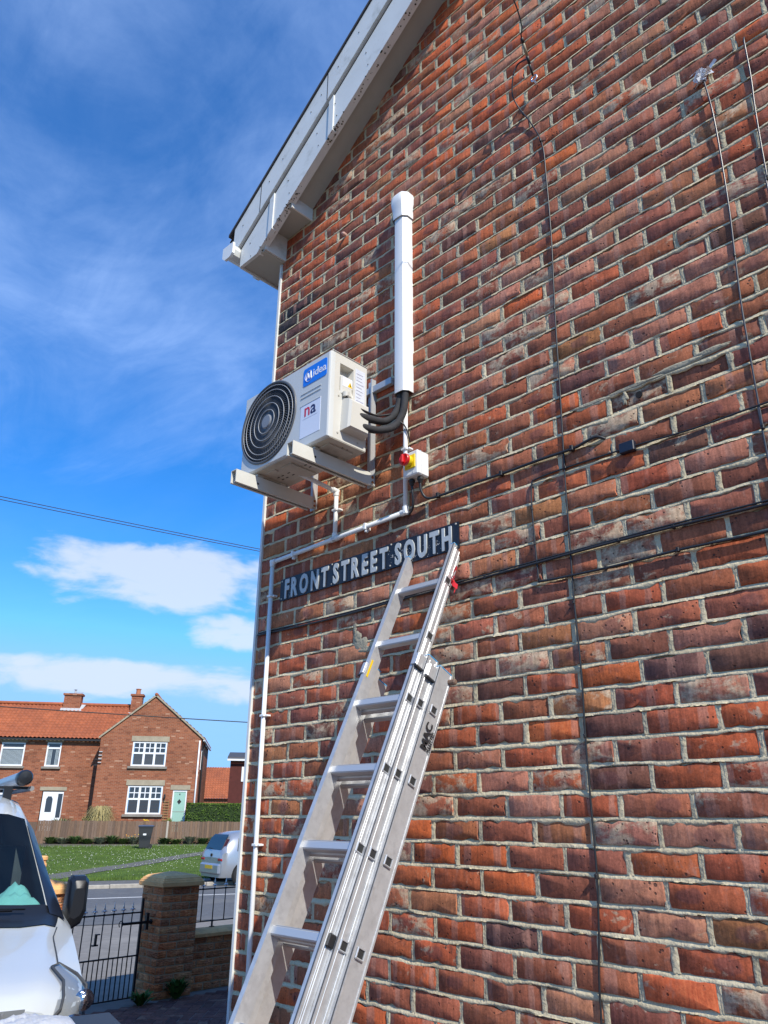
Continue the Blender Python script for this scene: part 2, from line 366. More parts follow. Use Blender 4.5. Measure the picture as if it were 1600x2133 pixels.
# ================================================================== TERRAIN (road frame: s across, r along)
RY = R(21); RD = (math.sin(RY), math.cos(RY)); ND = (-math.cos(RY), math.sin(RY))
def RF(s, r): return (ND[0] * s + RD[0] * r, ND[1] * s + RD[1] * r)
PROF = [(-400, 0), (5.5, 0), (12, -.16), (12.01, -.16), (20.86, -.16), (20.87, -.11), (22.6, -.09), (41, .33), (44, .40), (52, .6), (120, 1.0), (900, 2)]
def zg(s): return float(np.interp(s, [a for a, _ in PROF], [b for _, b in PROF]))
def strip(name, m, s0, s1, r0, r1, dz=0., ns=8, nr=8, label=None, kind='structure', wob=0.):
    mb = MB(); rows = []
    for i in range(ns + 1):
        s = s0 + (s1 - s0) * i / ns; row = []
        for k in range(nr + 1):
            r = r0 + (r1 - r0) * k / nr; q = RF(s + (wob * math.sin(r * 1.7) + wob * math.sin(r * .6 + 1) if i in (0, ns) else 0), r); row.append((*q, zg(s) + dz))
        rows.append(row)
    mb.grid(rows); o = mb.build(name, m, kind=kind); return o
m_ground = mat('earth', (.10, .085, .06), .95, noise=.4, scale=1.5)
m_tarmac = mat('tarmac', (.105, .108, .112), .9, noise=.22, scale=9., bump=.004, bscale=120., dirt=(.16, .155, .145), dscale=.6)
m_pave = mat('pavement_asphalt', (.20, .185, .165), .92, noise=.2, scale=6., bump=.004, bscale=90., dirt=(.27, .25, .22), dscale=.9)
m_path = mat('path_asphalt', (.12, .115, .105), .92, noise=.25, scale=5.)
m_grass = mat('lawn', (.075, .125, .022), .95, noise=.35, scale=1.1, bump=.03, bscale=30., dirt=(.12, .17, .035), dscale=.35, spec=.15)
m_kerb = mat('kerb_stone', (.36, .33, .28), .9, noise=.25, scale=7.)
m_line = mat('road_paint', (.70, .69, .66), .7, noise=.15, scale=12.)
strip('ground', m_ground, -400, 900, -500, 500, -.35, 60, 10)
strip('pavement', m_pave, 4.2, 12.9, -14, 40, 0, 6, 20)
strip('road', m_tarmac, 12.95, 20.86, -60, 120, .004, 6, 30)
strip('far_pavement', m_path, 20.98, 22.75, -60, 120, .002, 3, 30)
strip('lawn', m_grass, 22.7, 40.0, -60, 120, .006, 20, 60, wob=.05)
strip('garden_ground', m_ground, 39.95, 120, -60, 120, .002, 20, 10)
strip('fence_path', m_pave, 39.4, 40.3, -60, 120, .012, 2, 30)
for k in range(-6, 12):
    mb = MB(); 
    a, b, c, d = RF(17.97, k * 6), RF(17.97, k * 6 + 5.6), RF(18.1, k * 6 + 5.6), RF(18.1, k * 6)
    mb.add([(*q, -.152) for q in (a, b, c, d)], [(0, 1, 2, 3)]); mb.build('road_marking', m_line, kind='structure')
kerb = MB(); kerb.add([(*RF(20.87, -60), -.17), (*RF(20.87, 120), -.17), (*RF(20.97, 120), -.17), (*RF(20.97, -60), -.17)], [(0, 1, 2, 3)])
kerb = kerb.build('kerb', m_kerb, kind='structure')
kme = MB(tf=lambda x, y, z: (ND[0] * x + RD[0] * y, ND[1] * x + RD[1] * y, z)).cbox((-.06, -.452, -.1), (.06, .452, .06), .015).mesh('kerb_block'); kme.materials.append(m_kerb)
for k in range(-14, 26):
    q = RF(20.92, k * .914 + .3); inst('kerb_block', kme, kerb, (*q, -.118 + rng.uniform(-.006, .006)), (0, 0, rng.uniform(-.006, .006)))
# worn diagonal footpath over the green
pts = [(22.9, -6.6), (24.0, .2), (26.0, 1.55), (28.1, 3.2), (32.9, 6.3), (37, 9.5), (40, 13)]
mb = MB(); rows = []
for (s, r), nx in zip(pts, pts[1:] + [pts[-1]]):
    wd = .62 if s > 24.5 else .75
    rows.append([(*RF(s - wd * .75, r + wd * .35), zg(s - wd * .75) + .02), (*RF(s + wd * .75, r - wd * .35), zg(s + wd * .75) + .02)])
mb.grid(rows).build('footpath', m_path, kind='structure')
# grass blades and daisies
mb = MB(); mg2 = mat('grass_blade', (.10, .16, .03), .8, noise=.5, scale=.8, spec=.2)
for _ in range(14000):
    s = rng.uniform(22.7, 40); r = rng.uniform(-3, 14); q = RF(s, r); z = zg(s) + .004; h = rng.uniform(.025, .075); a = rng.uniform(0, 6.3); wdt = .012
    dx, dy = math.cos(a) * wdt, math.sin(a) * wdt; lx, ly = rng.uniform(-.03, .03, 2)
    mb.add([(q[0] - dx, q[1] - dy, z), (q[0] + dx, q[1] + dy, z), (q[0] + lx, q[1] + ly, z + h)], [(0, 1, 2)])
for e, (s0, wd) in enumerate(((22.72, .22), (39.6, .3))):
    for _ in range(2600):
        s = s0 + abs(rng.normal(0, wd)) * (1 if e == 0 else -1); r = rng.uniform(-3, 14); q = RF(s, r); z = zg(s); h = rng.uniform(.05, .14); a = rng.uniform(0, 6.3); dx, dy = math.cos(a) * .012, math.sin(a) * .012
        mb.add([(q[0] - dx, q[1] - dy, z), (q[0] + dx, q[1] + dy, z), (q[0] + rng.uniform(-.05, .05), q[1] + rng.uniform(-.05, .05), z + h)], [(0, 1, 2)])
mb.build('grass', mg2, label='short green lawn grass on the village green beyond the road', cat='grass', kind='stuff', fix=False)
mb = MB()
for _ in range(900):
    s = 22.9 + 17 * rng.random() ** .9; r = rng.uniform(-3, 14)
    if rng.random() < .5: s = rng.normal(31, 3.2); r = rng.normal(4.5, 3)
    if not 22.9 < s < 39.8: continue
    q = RF(s, r); z = zg(s) + .05 + rng.uniform(0, .03); a = .010 + rng.random() * .010
    mb.add([(q[0] + a * math.cos(k), q[1] + a * math.sin(k), z + (.01 if k % 2 else 0)) for k in range(0, 6)], [(0, 1, 2, 3, 4, 5)])
mb.build('daisies', mat('daisy', (.75, .75, .68), .8), label='tiny white daisies dotted over the lawn', cat='flowers', kind='stuff', fix=False)

# ================================================================== THE BRICK HOUSE (gable wall y=0, corner x=0)
CH, PL, Z0 = .0857, .2385, 1.78
GW = 6.9
def verge(x): return 5.345 + .72 * min(x, GW - x)
house = thing('brick_house', (0, 0, 0), 'red brick house whose tall gable wall fills the right side, with white bargeboards', 'house')
m_back = mat('wall_core', (.36, .33, .27), .95)
# ---- brick meshes
def brick_mesh(name, L, H, n_len=6, n_h=2, chip=.0016, D=.014, inset=.003, big=.0):
    pts = []
    for i in range(n_len): pts.append((-L / 2 + L * i / n_len, -H / 2, 0))
    for i in range(n_h): pts.append((L / 2, -H / 2 + H * i / n_h, 1))
    for i in range(n_len): pts.append((L / 2 - L * i / n_len, H / 2, 2))
    for i in range(n_h): pts.append((-L / 2, H / 2 - H * i / n_h, 3))
    P = []
    for k, (x, z, sd) in enumerate(pts):
        corner = (abs(abs(x) - L / 2) < 1e-6 and abs(abs(z) - H / 2) < 1e-6)
        j = abs(rng.normal(0, chip)) + (rng.random() < .12) * rng.random() * big
        if corner: f = rng.uniform(.002, .006); x -= math.copysign(f, x); z -= math.copysign(f * .7, z)
        elif sd in (0, 2): z -= math.copysign(j, z); x += rng.normal(0, .006)
        else: x -= math.copysign(j, x); z += rng.normal(0, .004)
        P.append((x, z))
    n = len(P); vs = [(x, D, z) for x, z in P] + [(x, .0022, z) for x, z in P]
    ty, tx, tz = rng.normal(0, .0005), rng.normal(0, .006), rng.normal(0, .007)
    for x, z in P:
        k = 1 - inset / max(abs(x), .01); kz = 1 - inset / max(abs(z), .01)
        vs.append((x - math.copysign(min(inset, abs(x) * .5), x), rng.normal(0, .0004) + tx * x + tz * z, z - math.copysign(min(inset, abs(z) * .3), z)))
    vs.append((0, ty, 0))
    fs = [(i, (i + 1) % n, n + (i + 1) % n, n + i) for i in range(n)] + [(n + i, n + (i + 1) % n, 2 * n + (i + 1) % n, 2 * n + i) for i in range(n)]
    fs += [(2 * n + i, 2 * n + (i + 1) % n, 3 * n) for i in range(n)]
    return vs, fs
def to_mesh(name, vs, fs, L, H, m):
    me = bpy.data.meshes.new(name); me.from_pydata(vs, [], fs); me.update()
    uv = me.uv_layers.new(name='UVMap')
    for lp in me.loops:
        c = vs[lp.vertex_index]; uv.data[lp.index].uv = (c[0] / L + .5, c[2] / H + .5)
    me.polygons.foreach_set('use_smooth', [True] * len(me.polygons)); me.set_sharp_from_angle(angle=R(50)); me.materials.append(m); return me
BH = CH - .0115; BL = PL - .0115
STRETCH = [brick_mesh('brick', BL, BH, 8, 3, .0021, big=.011) for _ in range(30)]
STRETCH_ME = [to_mesh('brick', v, f, BL, BH, BRICK) for v, f in STRETCH]
PAL = {'plum': (.225, .082, .060), 'brown': (.265, .094, .058), 'red': (.335, .092, .048), 'orange': (.42, .105, .045), 'pink': (.34, .150, .108), 'dark': (.140, .064, .052), 'black': (.035, .03, .032), 'tan': (.31, .130, .070)}
def brick_color(x, z, k):
    low = min(max((2.5 - z) / .7, 0), 1)
    if z > 5.1 and 1.3 < x < 2.2: p = [('orange', .5), ('red', .3), ('pink', .2)]
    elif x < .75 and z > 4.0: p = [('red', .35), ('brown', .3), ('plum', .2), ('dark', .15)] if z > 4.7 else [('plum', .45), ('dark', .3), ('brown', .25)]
    else: p = [('plum', .33 * (1 - .45 * low)), ('brown', .30), ('red', .13 + .33 * low), ('orange', .02 + .08 * low), ('pink', .17 - .06 * low), ('dark', .05), ('tan', .09)]
    q = rng.random() * sum(b for _, b in p)
    for n_, b in p:
        q -= b
        if q <= 0: break
    c = np.array(PAL[n_]) * np.array([1.13, 1.03, .86]) * rng.uniform(.85, 1.18) * np.array([1, rng.uniform(.94, 1.08), rng.uniform(.92, 1.08)])
    return c
SPECIAL = {}
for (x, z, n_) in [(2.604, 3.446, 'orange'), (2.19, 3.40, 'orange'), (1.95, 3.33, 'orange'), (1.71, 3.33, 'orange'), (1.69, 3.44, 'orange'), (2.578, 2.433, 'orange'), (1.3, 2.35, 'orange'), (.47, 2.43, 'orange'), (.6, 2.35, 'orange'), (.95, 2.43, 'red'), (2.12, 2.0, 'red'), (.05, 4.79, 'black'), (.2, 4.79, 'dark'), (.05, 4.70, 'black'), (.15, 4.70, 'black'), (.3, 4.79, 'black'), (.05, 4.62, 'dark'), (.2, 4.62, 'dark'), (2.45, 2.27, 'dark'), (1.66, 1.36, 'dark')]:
    SPECIAL[(math.floor((z - Z0) / CH), round(x / .12))] = n_
# perpends, course by course
i0, i1 = -21, math.ceil((verge(GW / 2) - Z0) / CH) + 1
PERP = {}; all_b = []
for i in range(i0, i1):
    ph = .086 if i % 2 else .2065
    xs = [0.0] + [ph + PL * k + rng.normal(0, .005) for k in range(int(GW / PL) + 1) if ph + PL * k < GW - .06] + [GW]
    PERP[i] = xs; zc = Z0 + CH * (i + .5)
    for a, b in zip(xs, xs[1:]):
        xm = (a + b) / 2
        if zc > verge(xm) + .05: continue
        all_b.append((i, a, b, zc))
import bpy_extras
M_inv = cam.matrix_world.inverted()
def px_pos(p):
    q = M_inv @ Vector(p)
    if q.z >= 0: return None
    f = cd.lens / 36 * 2133
    return (800 + f * q.x / -q.z, 1066.5 - f * q.y / -q.z)
vis = []
for b in all_b:
    p = px_pos(((b[1] + b[2]) / 2, 0, b[3]))
    if p and -40 < p[0] < 1640 and -30 < p[1] < 2163: vis.append(((Vector(((b[1] + b[2]) / 2, 0, b[3])) - CAM).length, b))
vis.sort(key=lambda q: q[0] if (q[1][2] - q[1][1]) > .15 else q[0] + 50)
near = set(b for _, b in vis[:300])
HOLE = (2.47, 3.278)   # broken brick
# wall core with mortar beds
core = MB()
pts = [(0, 0), (GW, 0), (GW, verge(GW) + .12), (GW / 2, verge(GW / 2) + .12), (0, verge(0) + .12)]
core.add([(x, .010, z) for x, z in pts], [(0, 1, 2, 3, 4)])
core.add([(x, .30, z) for x, z in pts], [(4, 3, 2, 1, 0)])
wall = core.build('gable_wall', MORTAR, house)
ws = rng.normal(0, 1, 4000)
def sm(n, k):
    a = rng.normal(0, 1, n + 2 * k); ker = np.ones(k) / k; return np.convolve(a, ker, 'same')[k:n + k] * math.sqrt(k)
mb = MB()
for i in range(i0 + 1, i1):
    z = Z0 + CH * i; hi = z + .0058; lo = z - .0058
    xm = 3.75 if z < 5.3 else GW
    xa = 0.0
    # extent under the verge
    xe = [x for x in np.arange(0, GW + .01, .02) if z < verge(x) + .1]
    if not xe: continue
    xa, xb = xe[0], xe[-1]
    X = [xa]
    while X[-1] < xb: X.append(X[-1] + (.016 if X[-1] < 3.4 else .07))
    n = len(X); A = sm(n, 5); B = sm(n, 9); C = sm(n, 3)
    rows = []
    for k, x in enumerate(X):
        wv = .0019 * A[k] + .0012 * C[k]; rec = .0034 + .0013 * B[k]
        smear = max(-.003, .0028 + .0046 * B[k] + .0032 * C[k])
        rows.append([(x, .006, hi + .004), (x, rec + .0007 * C[k], hi - .001 + wv * .4), (x, rec * .55 + .0008 * A[k], z + wv), (x, -.0009 + .0007 * C[k], lo + .0005 + wv * .5), (x, .0004 + .0006 * A[k], lo - smear), (x, .006, lo - smear - .002)])
    mb.grid(rows)
mb.build('bed_joint', MORTAR, wall, kind='stuff', smooth=True, fix=False)
mb = MB()
for i in range(i0, i1):
    zb, zt = Z0 + CH * i + .004, Z0 + CH * (i + 1) - .004
    for x in PERP[i][1:-1]:
        if zt > verge(x) + .1: continue
        rows = []; nn = 5; w0 = .0062 + abs(rng.normal(0, .0022))
        for k in range(nn):
            zz = zb + (zt - zb) * k / (nn - 1); j = rng.normal(0, .0013); q = rng.normal(0, .0006)
            j *= 1.6; rows.append([(x - w0 - .004, .004, zz), (x - w0 + j, -.0003 + q, zz), (x + j * .5, .0042 + q, zz), (x + w0 + rng.normal(0, .0013), .0012, zz), (x + w0 + .004, .005, zz)])
        mb.grid(rows)
mb.build('perpend_joint', MORTAR, wall, kind='stuff', smooth=True, fix=False)
# bricks: the 300 that show largest are objects, the rest are joined
jv, jf, jc, juv = [], [], [], []
for b in all_b:
    i, xa, xb, zc = b; g = .0055
    L = xb - xa - 2 * g if xa > 0 else xb - xa - g
    xm = (xa + xb) / 2 + (0 if xa > 0 else -g / 2); k = int(rng.integers(0, 30)); sx = L / BL
    sp_ = SPECIAL.get((i, round(xm / .12)))
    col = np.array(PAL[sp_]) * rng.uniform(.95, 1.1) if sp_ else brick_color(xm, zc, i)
    seed = rng.random(); yo = rng.normal(0, .0011); rot = (rng.normal(0, .004), rng.normal(0, .003), rng.normal(0, .006))
    if abs(xm - HOLE[0]) < .12 and abs(zc - HOLE[1]) < .043: yo = .009
    if b in near:
        ob = inst('brick', STRETCH_ME[k], wall, (xm, yo, zc), rot, (*col, seed)); ob.scale = (sx, 1, 1)
    else:
        vs, fs = STRETCH[k]; o = len(jv)
        for (x, y, z) in vs:
            jv.append((xm + x * sx, y + yo + rot[2] * x + rot[0] * z * -1, zc + z + rot[1] * x)); juv.append((x / BL + .5, z / BH + .5)); jc.append((*col, seed))
        jf += [tuple(q + o for q in f) for f in fs]
me = bpy.data.meshes.new('brickwork'); me.from_pydata(jv, [], jf); me.update()
ca = me.color_attributes.new('Col', 'FLOAT_COLOR', 'POINT'); ca.data.foreach_set('color', np.array(jc, dtype=np.float32).ravel())
uv = me.uv_layers.new(name='UVMap'); li = np.zeros(len(me.loops), dtype=np.int32); me.loops.foreach_get('vertex_index', li); uv.data.foreach_set('uv', np.array(juv, dtype=np.float32)[li].ravel())
me.polygons.foreach_set('use_smooth', [True] * len(me.polygons)); me.set_sharp_from_angle(angle=R(50)); me.materials.append(BRICK_J)
ob = bpy.data.objects.new('brickwork', me); COL.objects.link(ob); ob.parent = wall; tag(ob, kind='stuff')
# mortar smudges: the filled hole beside the ladder, the patch over the broken brick
def blob(cx, cz, rx, rz, th=.004, n=18, name='mortar_patch', m=MORTAR, parent=None):
    mb = MB(); a = sm(n * 3, 3)[n:2 * n]; rings = []
    for q, y in ((1, .002), (.85, -th * .6), (.45, -th)):
        rings.append([(cx + rx * q * (1 + .16 * a[k]) * math.cos(2 * math.pi * k / n), y + .0006 * a[(k + 5) % n], cz + rz * q * (1 + .16 * a[k]) * math.sin(2 * math.pi * k / n)) for k in range(n)])
    mb.grid(rings, close=True); mb.add([rings[-1][k] for k in range(n)], [tuple(range(n))])
    return mb.build(name, m, parent or wall, smooth=True)
m_patch = mortar_material('patch_mortar', (.30, .265, .19), (.44, .395, .29), .004)
for q in ((.845, 2.545, .05, .042), (.80, 2.63, .013, .035), (.885, 2.515, .05, .018), (.82, 2.58, .03, .03)): blob(*q, .0018, 26, m=m_patch)
for q in ((2.16, 3.322, .10, .009), (2.34, 3.326, .12, .010), (2.52, 3.336, .10, .012), (2.64, 3.345, .07, .013), (2.30, 3.29, .014, .03), (2.70, 3.28, .013, .038)): blob(*q, .0022, 30, m=m_patch)
mb = MB().lathe([(.014, 0), (.011, .02)], (2.355, .004, 3.283), 'y', 10); mb.build('drill_hole', mat('hole', (.01, .008, .008), .9), wall)
# white strip down the corner
m_pvc = mat('white_pvc', (.78, .79, .78), .38, noise=.03, scale=4., spec=.5)
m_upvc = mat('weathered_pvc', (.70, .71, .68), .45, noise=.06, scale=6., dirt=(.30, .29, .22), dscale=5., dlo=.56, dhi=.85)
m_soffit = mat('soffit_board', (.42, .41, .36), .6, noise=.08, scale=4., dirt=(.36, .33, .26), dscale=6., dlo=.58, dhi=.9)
m_moss = mat('moss', (.045, .045, .02), .98, noise=.5, scale=60.)
MB().box((-.014, -.012, 0), (.004, .02, 5.27)).build('corner_strip', m_upvc, house)
MB().box((-.0, .011, 0), (.25, 9, 5.27)).build('front_wall', far_brick('front_brick', (0, 1), (.24, .075, .045), (.34, .10, .05), (.4, .37, .3)), house)
# ---- verge: soffit, bargeboards, eaves box
SL = .72; NX, NZ = -SL / math.hypot(1, SL), 1 / math.hypot(1, SL)
def vx(x, y, dz): return (x, y, 5.345 + SL * x + dz)
for sgn in (0, 1):
    def mx(p, sgn=sgn): return (GW - p[0], p[1], p[2]) if sgn else p
    half = GW / 2
    T = lambda *p, sgn=sgn: mx(p, sgn)
    def bar(name, m, x0, x1, y0, y1, d0, d1, c=.004):
        mbb = MB(tf=T); mbb.prism([vx(x0, y0, d0), vx(x1, y0, d0), vx(x1, y0, d1), vx(x0, y0, d1)], (0, y1 - y0, 0)); return mbb.build(name, m, house)
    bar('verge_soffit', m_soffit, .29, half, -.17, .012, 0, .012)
    MB(tf=T).prism([(-.225, -.195, 5.268), (-.031, -.195, 5.268), vx(half, -.195, -.055), vx(half, -.195, .235), vx(-.225, -.195, .235)], (0, .023, 0)).build('bargeboard', m_upvc, house)
    MB(tf=T).prism([vx(-.025, -.197, -.058), vx(half, -.197, -.058), vx(half, -.197, -.046), vx(-.025, -.197, -.046)], (0, .05, 0)).build('bargeboard_lip', m_upvc, house)
    bar('verge_board', m_upvc, -.30, half, -.215, -.176, .262, .50)
    bar('verge_gap', mat('dark_gap', (.03, .027, .025), .9), -.28, half, -.19, -.174, .225, .268)
    bar('roof_edge', mat('slate_edge', (.05, .045, .045), .85, noise=.4, scale=20.), -.36, half, -.225, .1, .502, .524)
    for jx in (.69, .11):
        bar('board_joint_cover', m_upvc, jx - .022, jx + .022, -.204, -.17, -.066, .236)
    for jx in (.66, -.01):
        bar('board_seam', MATS['dark_gap'], jx - .0025, jx + .0025, -.2165, -.2, .262, .5)
    nails = MB(tf=T)
    for x in (-.2, .08, .22, .5, .6, .76, .95, 1.25, 1.5): nails.lathe([(.0045, 0), (.0045, -.002)], (x, -.2155, 5.345 + SL * x + .40), 'y', 6)
    for x in (-.12, .1, .27, .55, .72, 1.0, 1.35): nails.lathe([(.0045, 0), (.0045, -.002)], (x, -.1955, 5.345 + SL * x + .15), 'y', 6); nails.lathe([(.004, 0), (.004, -.002)], (x + .02, -.1955, 5.345 + SL * x + .03), 'y', 6)
    nails.build('nail_head', MATS['dark_gap'], house, kind='stuff')
    mo = MB(tf=T)
    for _ in range(200):
        x = rng.choice([rng.uniform(.66, 1.5), rng.uniform(.0, .4), rng.normal(.70, .03)]); r = rng.uniform(.002, .007)
        p = vx(x, -.193 + rng.uniform(-.006, .03), -.058 + rng.normal(0, .003)); mo.lathe([(r * .4, -r * .5), (r, 0), (r * .5, r * .5)], p, 'z', 5)
    mo.build('moss', m_moss, house, kind='stuff', fix=False)
    # stepped eaves box
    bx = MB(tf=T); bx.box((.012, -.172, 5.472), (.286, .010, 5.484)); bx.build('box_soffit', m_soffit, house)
    bx = MB(tf=T); bx.box((.286, -.172, 5.466), (.298, .010, 5.60)); bx.build('box_end_panel', m_upvc, house)
    bx = MB(tf=T); bx.box((.022, -.172, 5.282), (.034, .010, 5.478)); bx.build('box_end_panel', m_upvc, house)
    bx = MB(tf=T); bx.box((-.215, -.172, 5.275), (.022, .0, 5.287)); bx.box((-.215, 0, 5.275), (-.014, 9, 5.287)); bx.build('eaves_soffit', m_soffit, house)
    bx = MB(tf=T); bx.box((-.228, -.19, 5.262), (-.215, 9, 5.44)); bx.build('fascia', m_upvc, house)
    gp = [(-.235, 5.43), (-.235, 5.40), (-.25, 5.365), (-.29, 5.35), (-.33, 5.365), (-.345, 5.40), (-.345, 5.445), (-.338, 5.445), (-.338, 5.40), (-.325, 5.372), (-.29, 5.358), (-.255, 5.372), (-.242, 5.40), (-.242, 5.43)]
    g_ = MB(tf=T); g_.prism([(x, -.25, z) for x, z in gp], (0, 9.2, 0)); gut = g_.build('gutter', m_upvc, house)
    g_ = MB(tf=T); g_.prism([(-.23, -.262, 5.45), (-.23, -.262, 5.36), (-.26, -.262, 5.34), (-.32, -.262, 5.34), (-.352, -.262, 5.37), (-.352, -.262, 5.455)], (0, .018, 0)); g_.build('gutter_end_cap', m_pvc, gut)
    for yy in (.0, .55, 1.3):
        g_ = MB(tf=T); g_.prism([(-.228, yy, 5.36), (-.26, yy, 5.335), (-.32, yy, 5.335), (-.355, yy, 5.365), (-.355, yy, 5.45), (-.34, yy, 5.45)], (0, .03, 0)); g_.build('gutter_bracket', m_upvc, gut)
    rf = MB(tf=T); z0 = 5.345 + .505
    rf.add([vx(-.38, -.2, .50), vx(half, -.2, .50), vx(half, 9.2, .50), vx(-.38, 9.2, .50)], [(0, 1, 2, 3)]); rf.build('roof', mat('roof_tile', (.07, .05, .045), .9, noise=.4, scale=8.), house)

# ================================================================== AIR CONDITIONER ON BRACKETS
m_ac = mat('ac_paint', (.60, .615, .60), .45, noise=.02, scale=5., spec=.4)
m_acs = mat('ac_side_paint', (.60, .585, .53), .45, noise=.02, scale=5., spec=.4)
m_pan = mat('galvanised_pan', (.50, .47, .40), .5, noise=.15, scale=9., dirt=(.30, .26, .20), dscale=6.)
m_grille = mat('grille_plastic', (.085, .09, .098), .4, spec=.5)
m_black = mat('black_plastic', (.018, .018, .02), .5)
m_dark = mat('dark_cavity', (.006, .006, .007), .9)
m_hub = mat('hub_grey', (.22, .23, .245), .4)
m_blue = mat('logo_blue', (.01, .20, .78), .4)
m_white = mat('print_white', (.82, .83, .84), .5)
AX0, AX1, AYF, AYB, AZ0, AZ1 = .346, 1.046, -.428, -.185, 3.424, 3.893
ac = thing('air_conditioner', ((AX0 + AX1) / 2, (AYF + AYB) / 2, AZ0), 'white outdoor air conditioning unit with a round dark fan grille on the gable wall', 'air conditioner')
FC, FR = (.568, 3.672), .2235
# front panel with a round hole
def rrect(x0, x1, z0, z1, r, n=6):
    out = []
    for cx, cz, a0 in ((x1 - r, z1 - r, 0), (x0 + r, z1 - r, 90), (x0 + r, z0 + r, 180), (x1 - r, z0 + r, 270)):
        for k in range(n + 1):
            a = R(a0 + 90 * k / n); out.append((cx + r * math.cos(a), cz + r * math.sin(a)))
    return out
NSEG = 96
hole = [(FC[0] + FR * math.cos(2 * math.pi * k / NSEG), FC[1] + FR * math.sin(2 * math.pi * k / NSEG)) for k in range(NSEG)]
def edge_pt(a):
    dx, dz = math.cos(a), math.sin(a); t = 9
    for q, d, c in ((AX1 - .01, dx, FC[0]), (AX0 + .01, dx, FC[0]), (AZ1 - .006, dz, FC[1]), (AZ0 + .006, dz, FC[1])):
        if abs(d) > 1e-6 and (q - c) / d > 0: t = min(t, (q - c) / d)
    return (FC[0] + dx * t, FC[1] + dz * t)
angs = sorted(set([2 * math.pi * k / NSEG for k in range(NSEG)] + [math.atan2(z - FC[1], x - FC[0]) % (2 * math.pi) for x in (AX0 + .01, AX1 - .01) for z in (AZ0 + .006, AZ1 - .006)]))
rows = [[(FC[0] + FR * math.cos(a), AYF, FC[1] + FR * math.sin(a)) for a in angs], [(*[edge_pt(a)[0]], AYF, edge_pt(a)[1]) for a in angs]]
mb = MB(); mb.grid(rows, close=True)
out = [(edge_pt(a)[0], edge_pt(a)[1]) for a in angs]
def expand(p, e): return (p[0] + math.copysign(e, p[0] - (AX0 + AX1) / 2) * (abs(abs(p[0] - (AX0 + AX1) / 2) - (AX1 - AX0) / 2) < .012), p[1] + math.copysign(e * .6, p[1] - (AZ0 + AZ1) / 2) * (abs(abs(p[1] - (AZ0 + AZ1) / 2) - (AZ1 - AZ0) / 2) < .008))
mb.grid([[(x, AYF, z) for x, z in out], [(expand((x, z), .007)[0], AYF + .004, expand((x, z), .007)[1]) for x, z in out], [(expand((x, z), .01)[0], AYF + .014, expand((x, z), .01)[1]) for x, z in out], [(expand((x, z), .01)[0], AYF + .03, expand((x, z), .01)[1]) for x, z in out]], close=True)
mb.grid([[(x, AYF, z) for x, z in [(FC[0] + FR * math.cos(a), FC[1] + FR * math.sin(a)) for a in angs]], [(FC[0] + (FR - .004) * math.cos(a), AYF + .05, FC[1] + (FR - .004) * math.sin(a)) for a in angs]], close=True)
front = mb.build('front_panel', m_ac, ac, smooth=40)
# right side panel with a handle recess, back, top, left, base pan
hx0, hx1, hz0, hz1 = -.365, -.275, 3.685, 3.845
mb = MB()
ys = [AYF + .03, hx0, hx1, AYB]; zs = [AZ0, hz0, hz1, AZ1]
for a in range(3):
    for b in range(3):
        if a == 1 and b == 1: continue
        mb.add([(AX1, ys[a], zs[b]), (AX1, ys[a + 1], zs[b]), (AX1, ys[a + 1], zs[b + 1]), (AX1, ys[a], zs[b + 1])], [(0, 1, 2, 3)])
mb.add([(AX1, hx0, hz0), (AX1, hx1, hz0), (AX1, hx1, hz1), (AX1, hx0, hz1), (AX1 - .004, hx0 + .004, hz0 + .004), (AX1 - .004, hx1 - .004, hz0 + .004), (AX1 - .045, hx1 - .008, hz1 - .004), (AX1 - .045, hx0 + .008, hz1 - .004)], [(0, 1, 5, 4), (1, 2, 6, 5), (2, 3, 7, 6), (3, 0, 4, 7), (4, 5, 6, 7)])
mb.build('side_panel', m_acs, ac)
mb = MB(); mb.box((AX0, AYF + .03, AZ0 + .002), (AX0 + .004, AYB, AZ1)); mb.box((AX0, AYB - .004, AZ0 + .002), (AX1 - .002, AYB, AZ1)); mb.build('back_panel', m_acs, ac)
mb = MB(); mb.cbox((AX0 - .004, AYF + .012, AZ1 - .002), (AX1 + .004, AYB + .004, AZ1 + .010), .006); mb.build('top_panel', m_acs, ac)
mb = MB(); mb.box((AX0 + .002, AYF + .012, AZ0 - .004), (AX1 - .002, AYB, AZ0 + .004))
mb.box((AX0 + .05, AYF + .06, AZ0 - .012), (AX0 + .12, AYB - .03, AZ0 - .004)); mb.box((.62, AYF + .06, AZ0 - .012), (.70, AYB - .02, AZ0 - .004)); mb.box((.76, AYF + .08, AZ0 - .010), (.96, AYF + .11, AZ0 - .004)); mb.box((AX0 + .16, AYF + .05, AZ0 - .010), (.58, AYF + .075, AZ0 - .004)); mb.box((.92, AYF + .05, AZ0 - .011), (1.0, AYB - .04, AZ0 - .004))
pan = mb.build('base_pan', m_pan, ac)
mb = MB()
for x in (.50, .535, .585, .72, .745, .97, .99):
    for y in (-.27, -.30): mb.box((x, y, AZ0 - .0052), (x + .018, y + .006, AZ0 - .0045))
mb.build('drain_slot', m_dark, pan, kind='stuff')
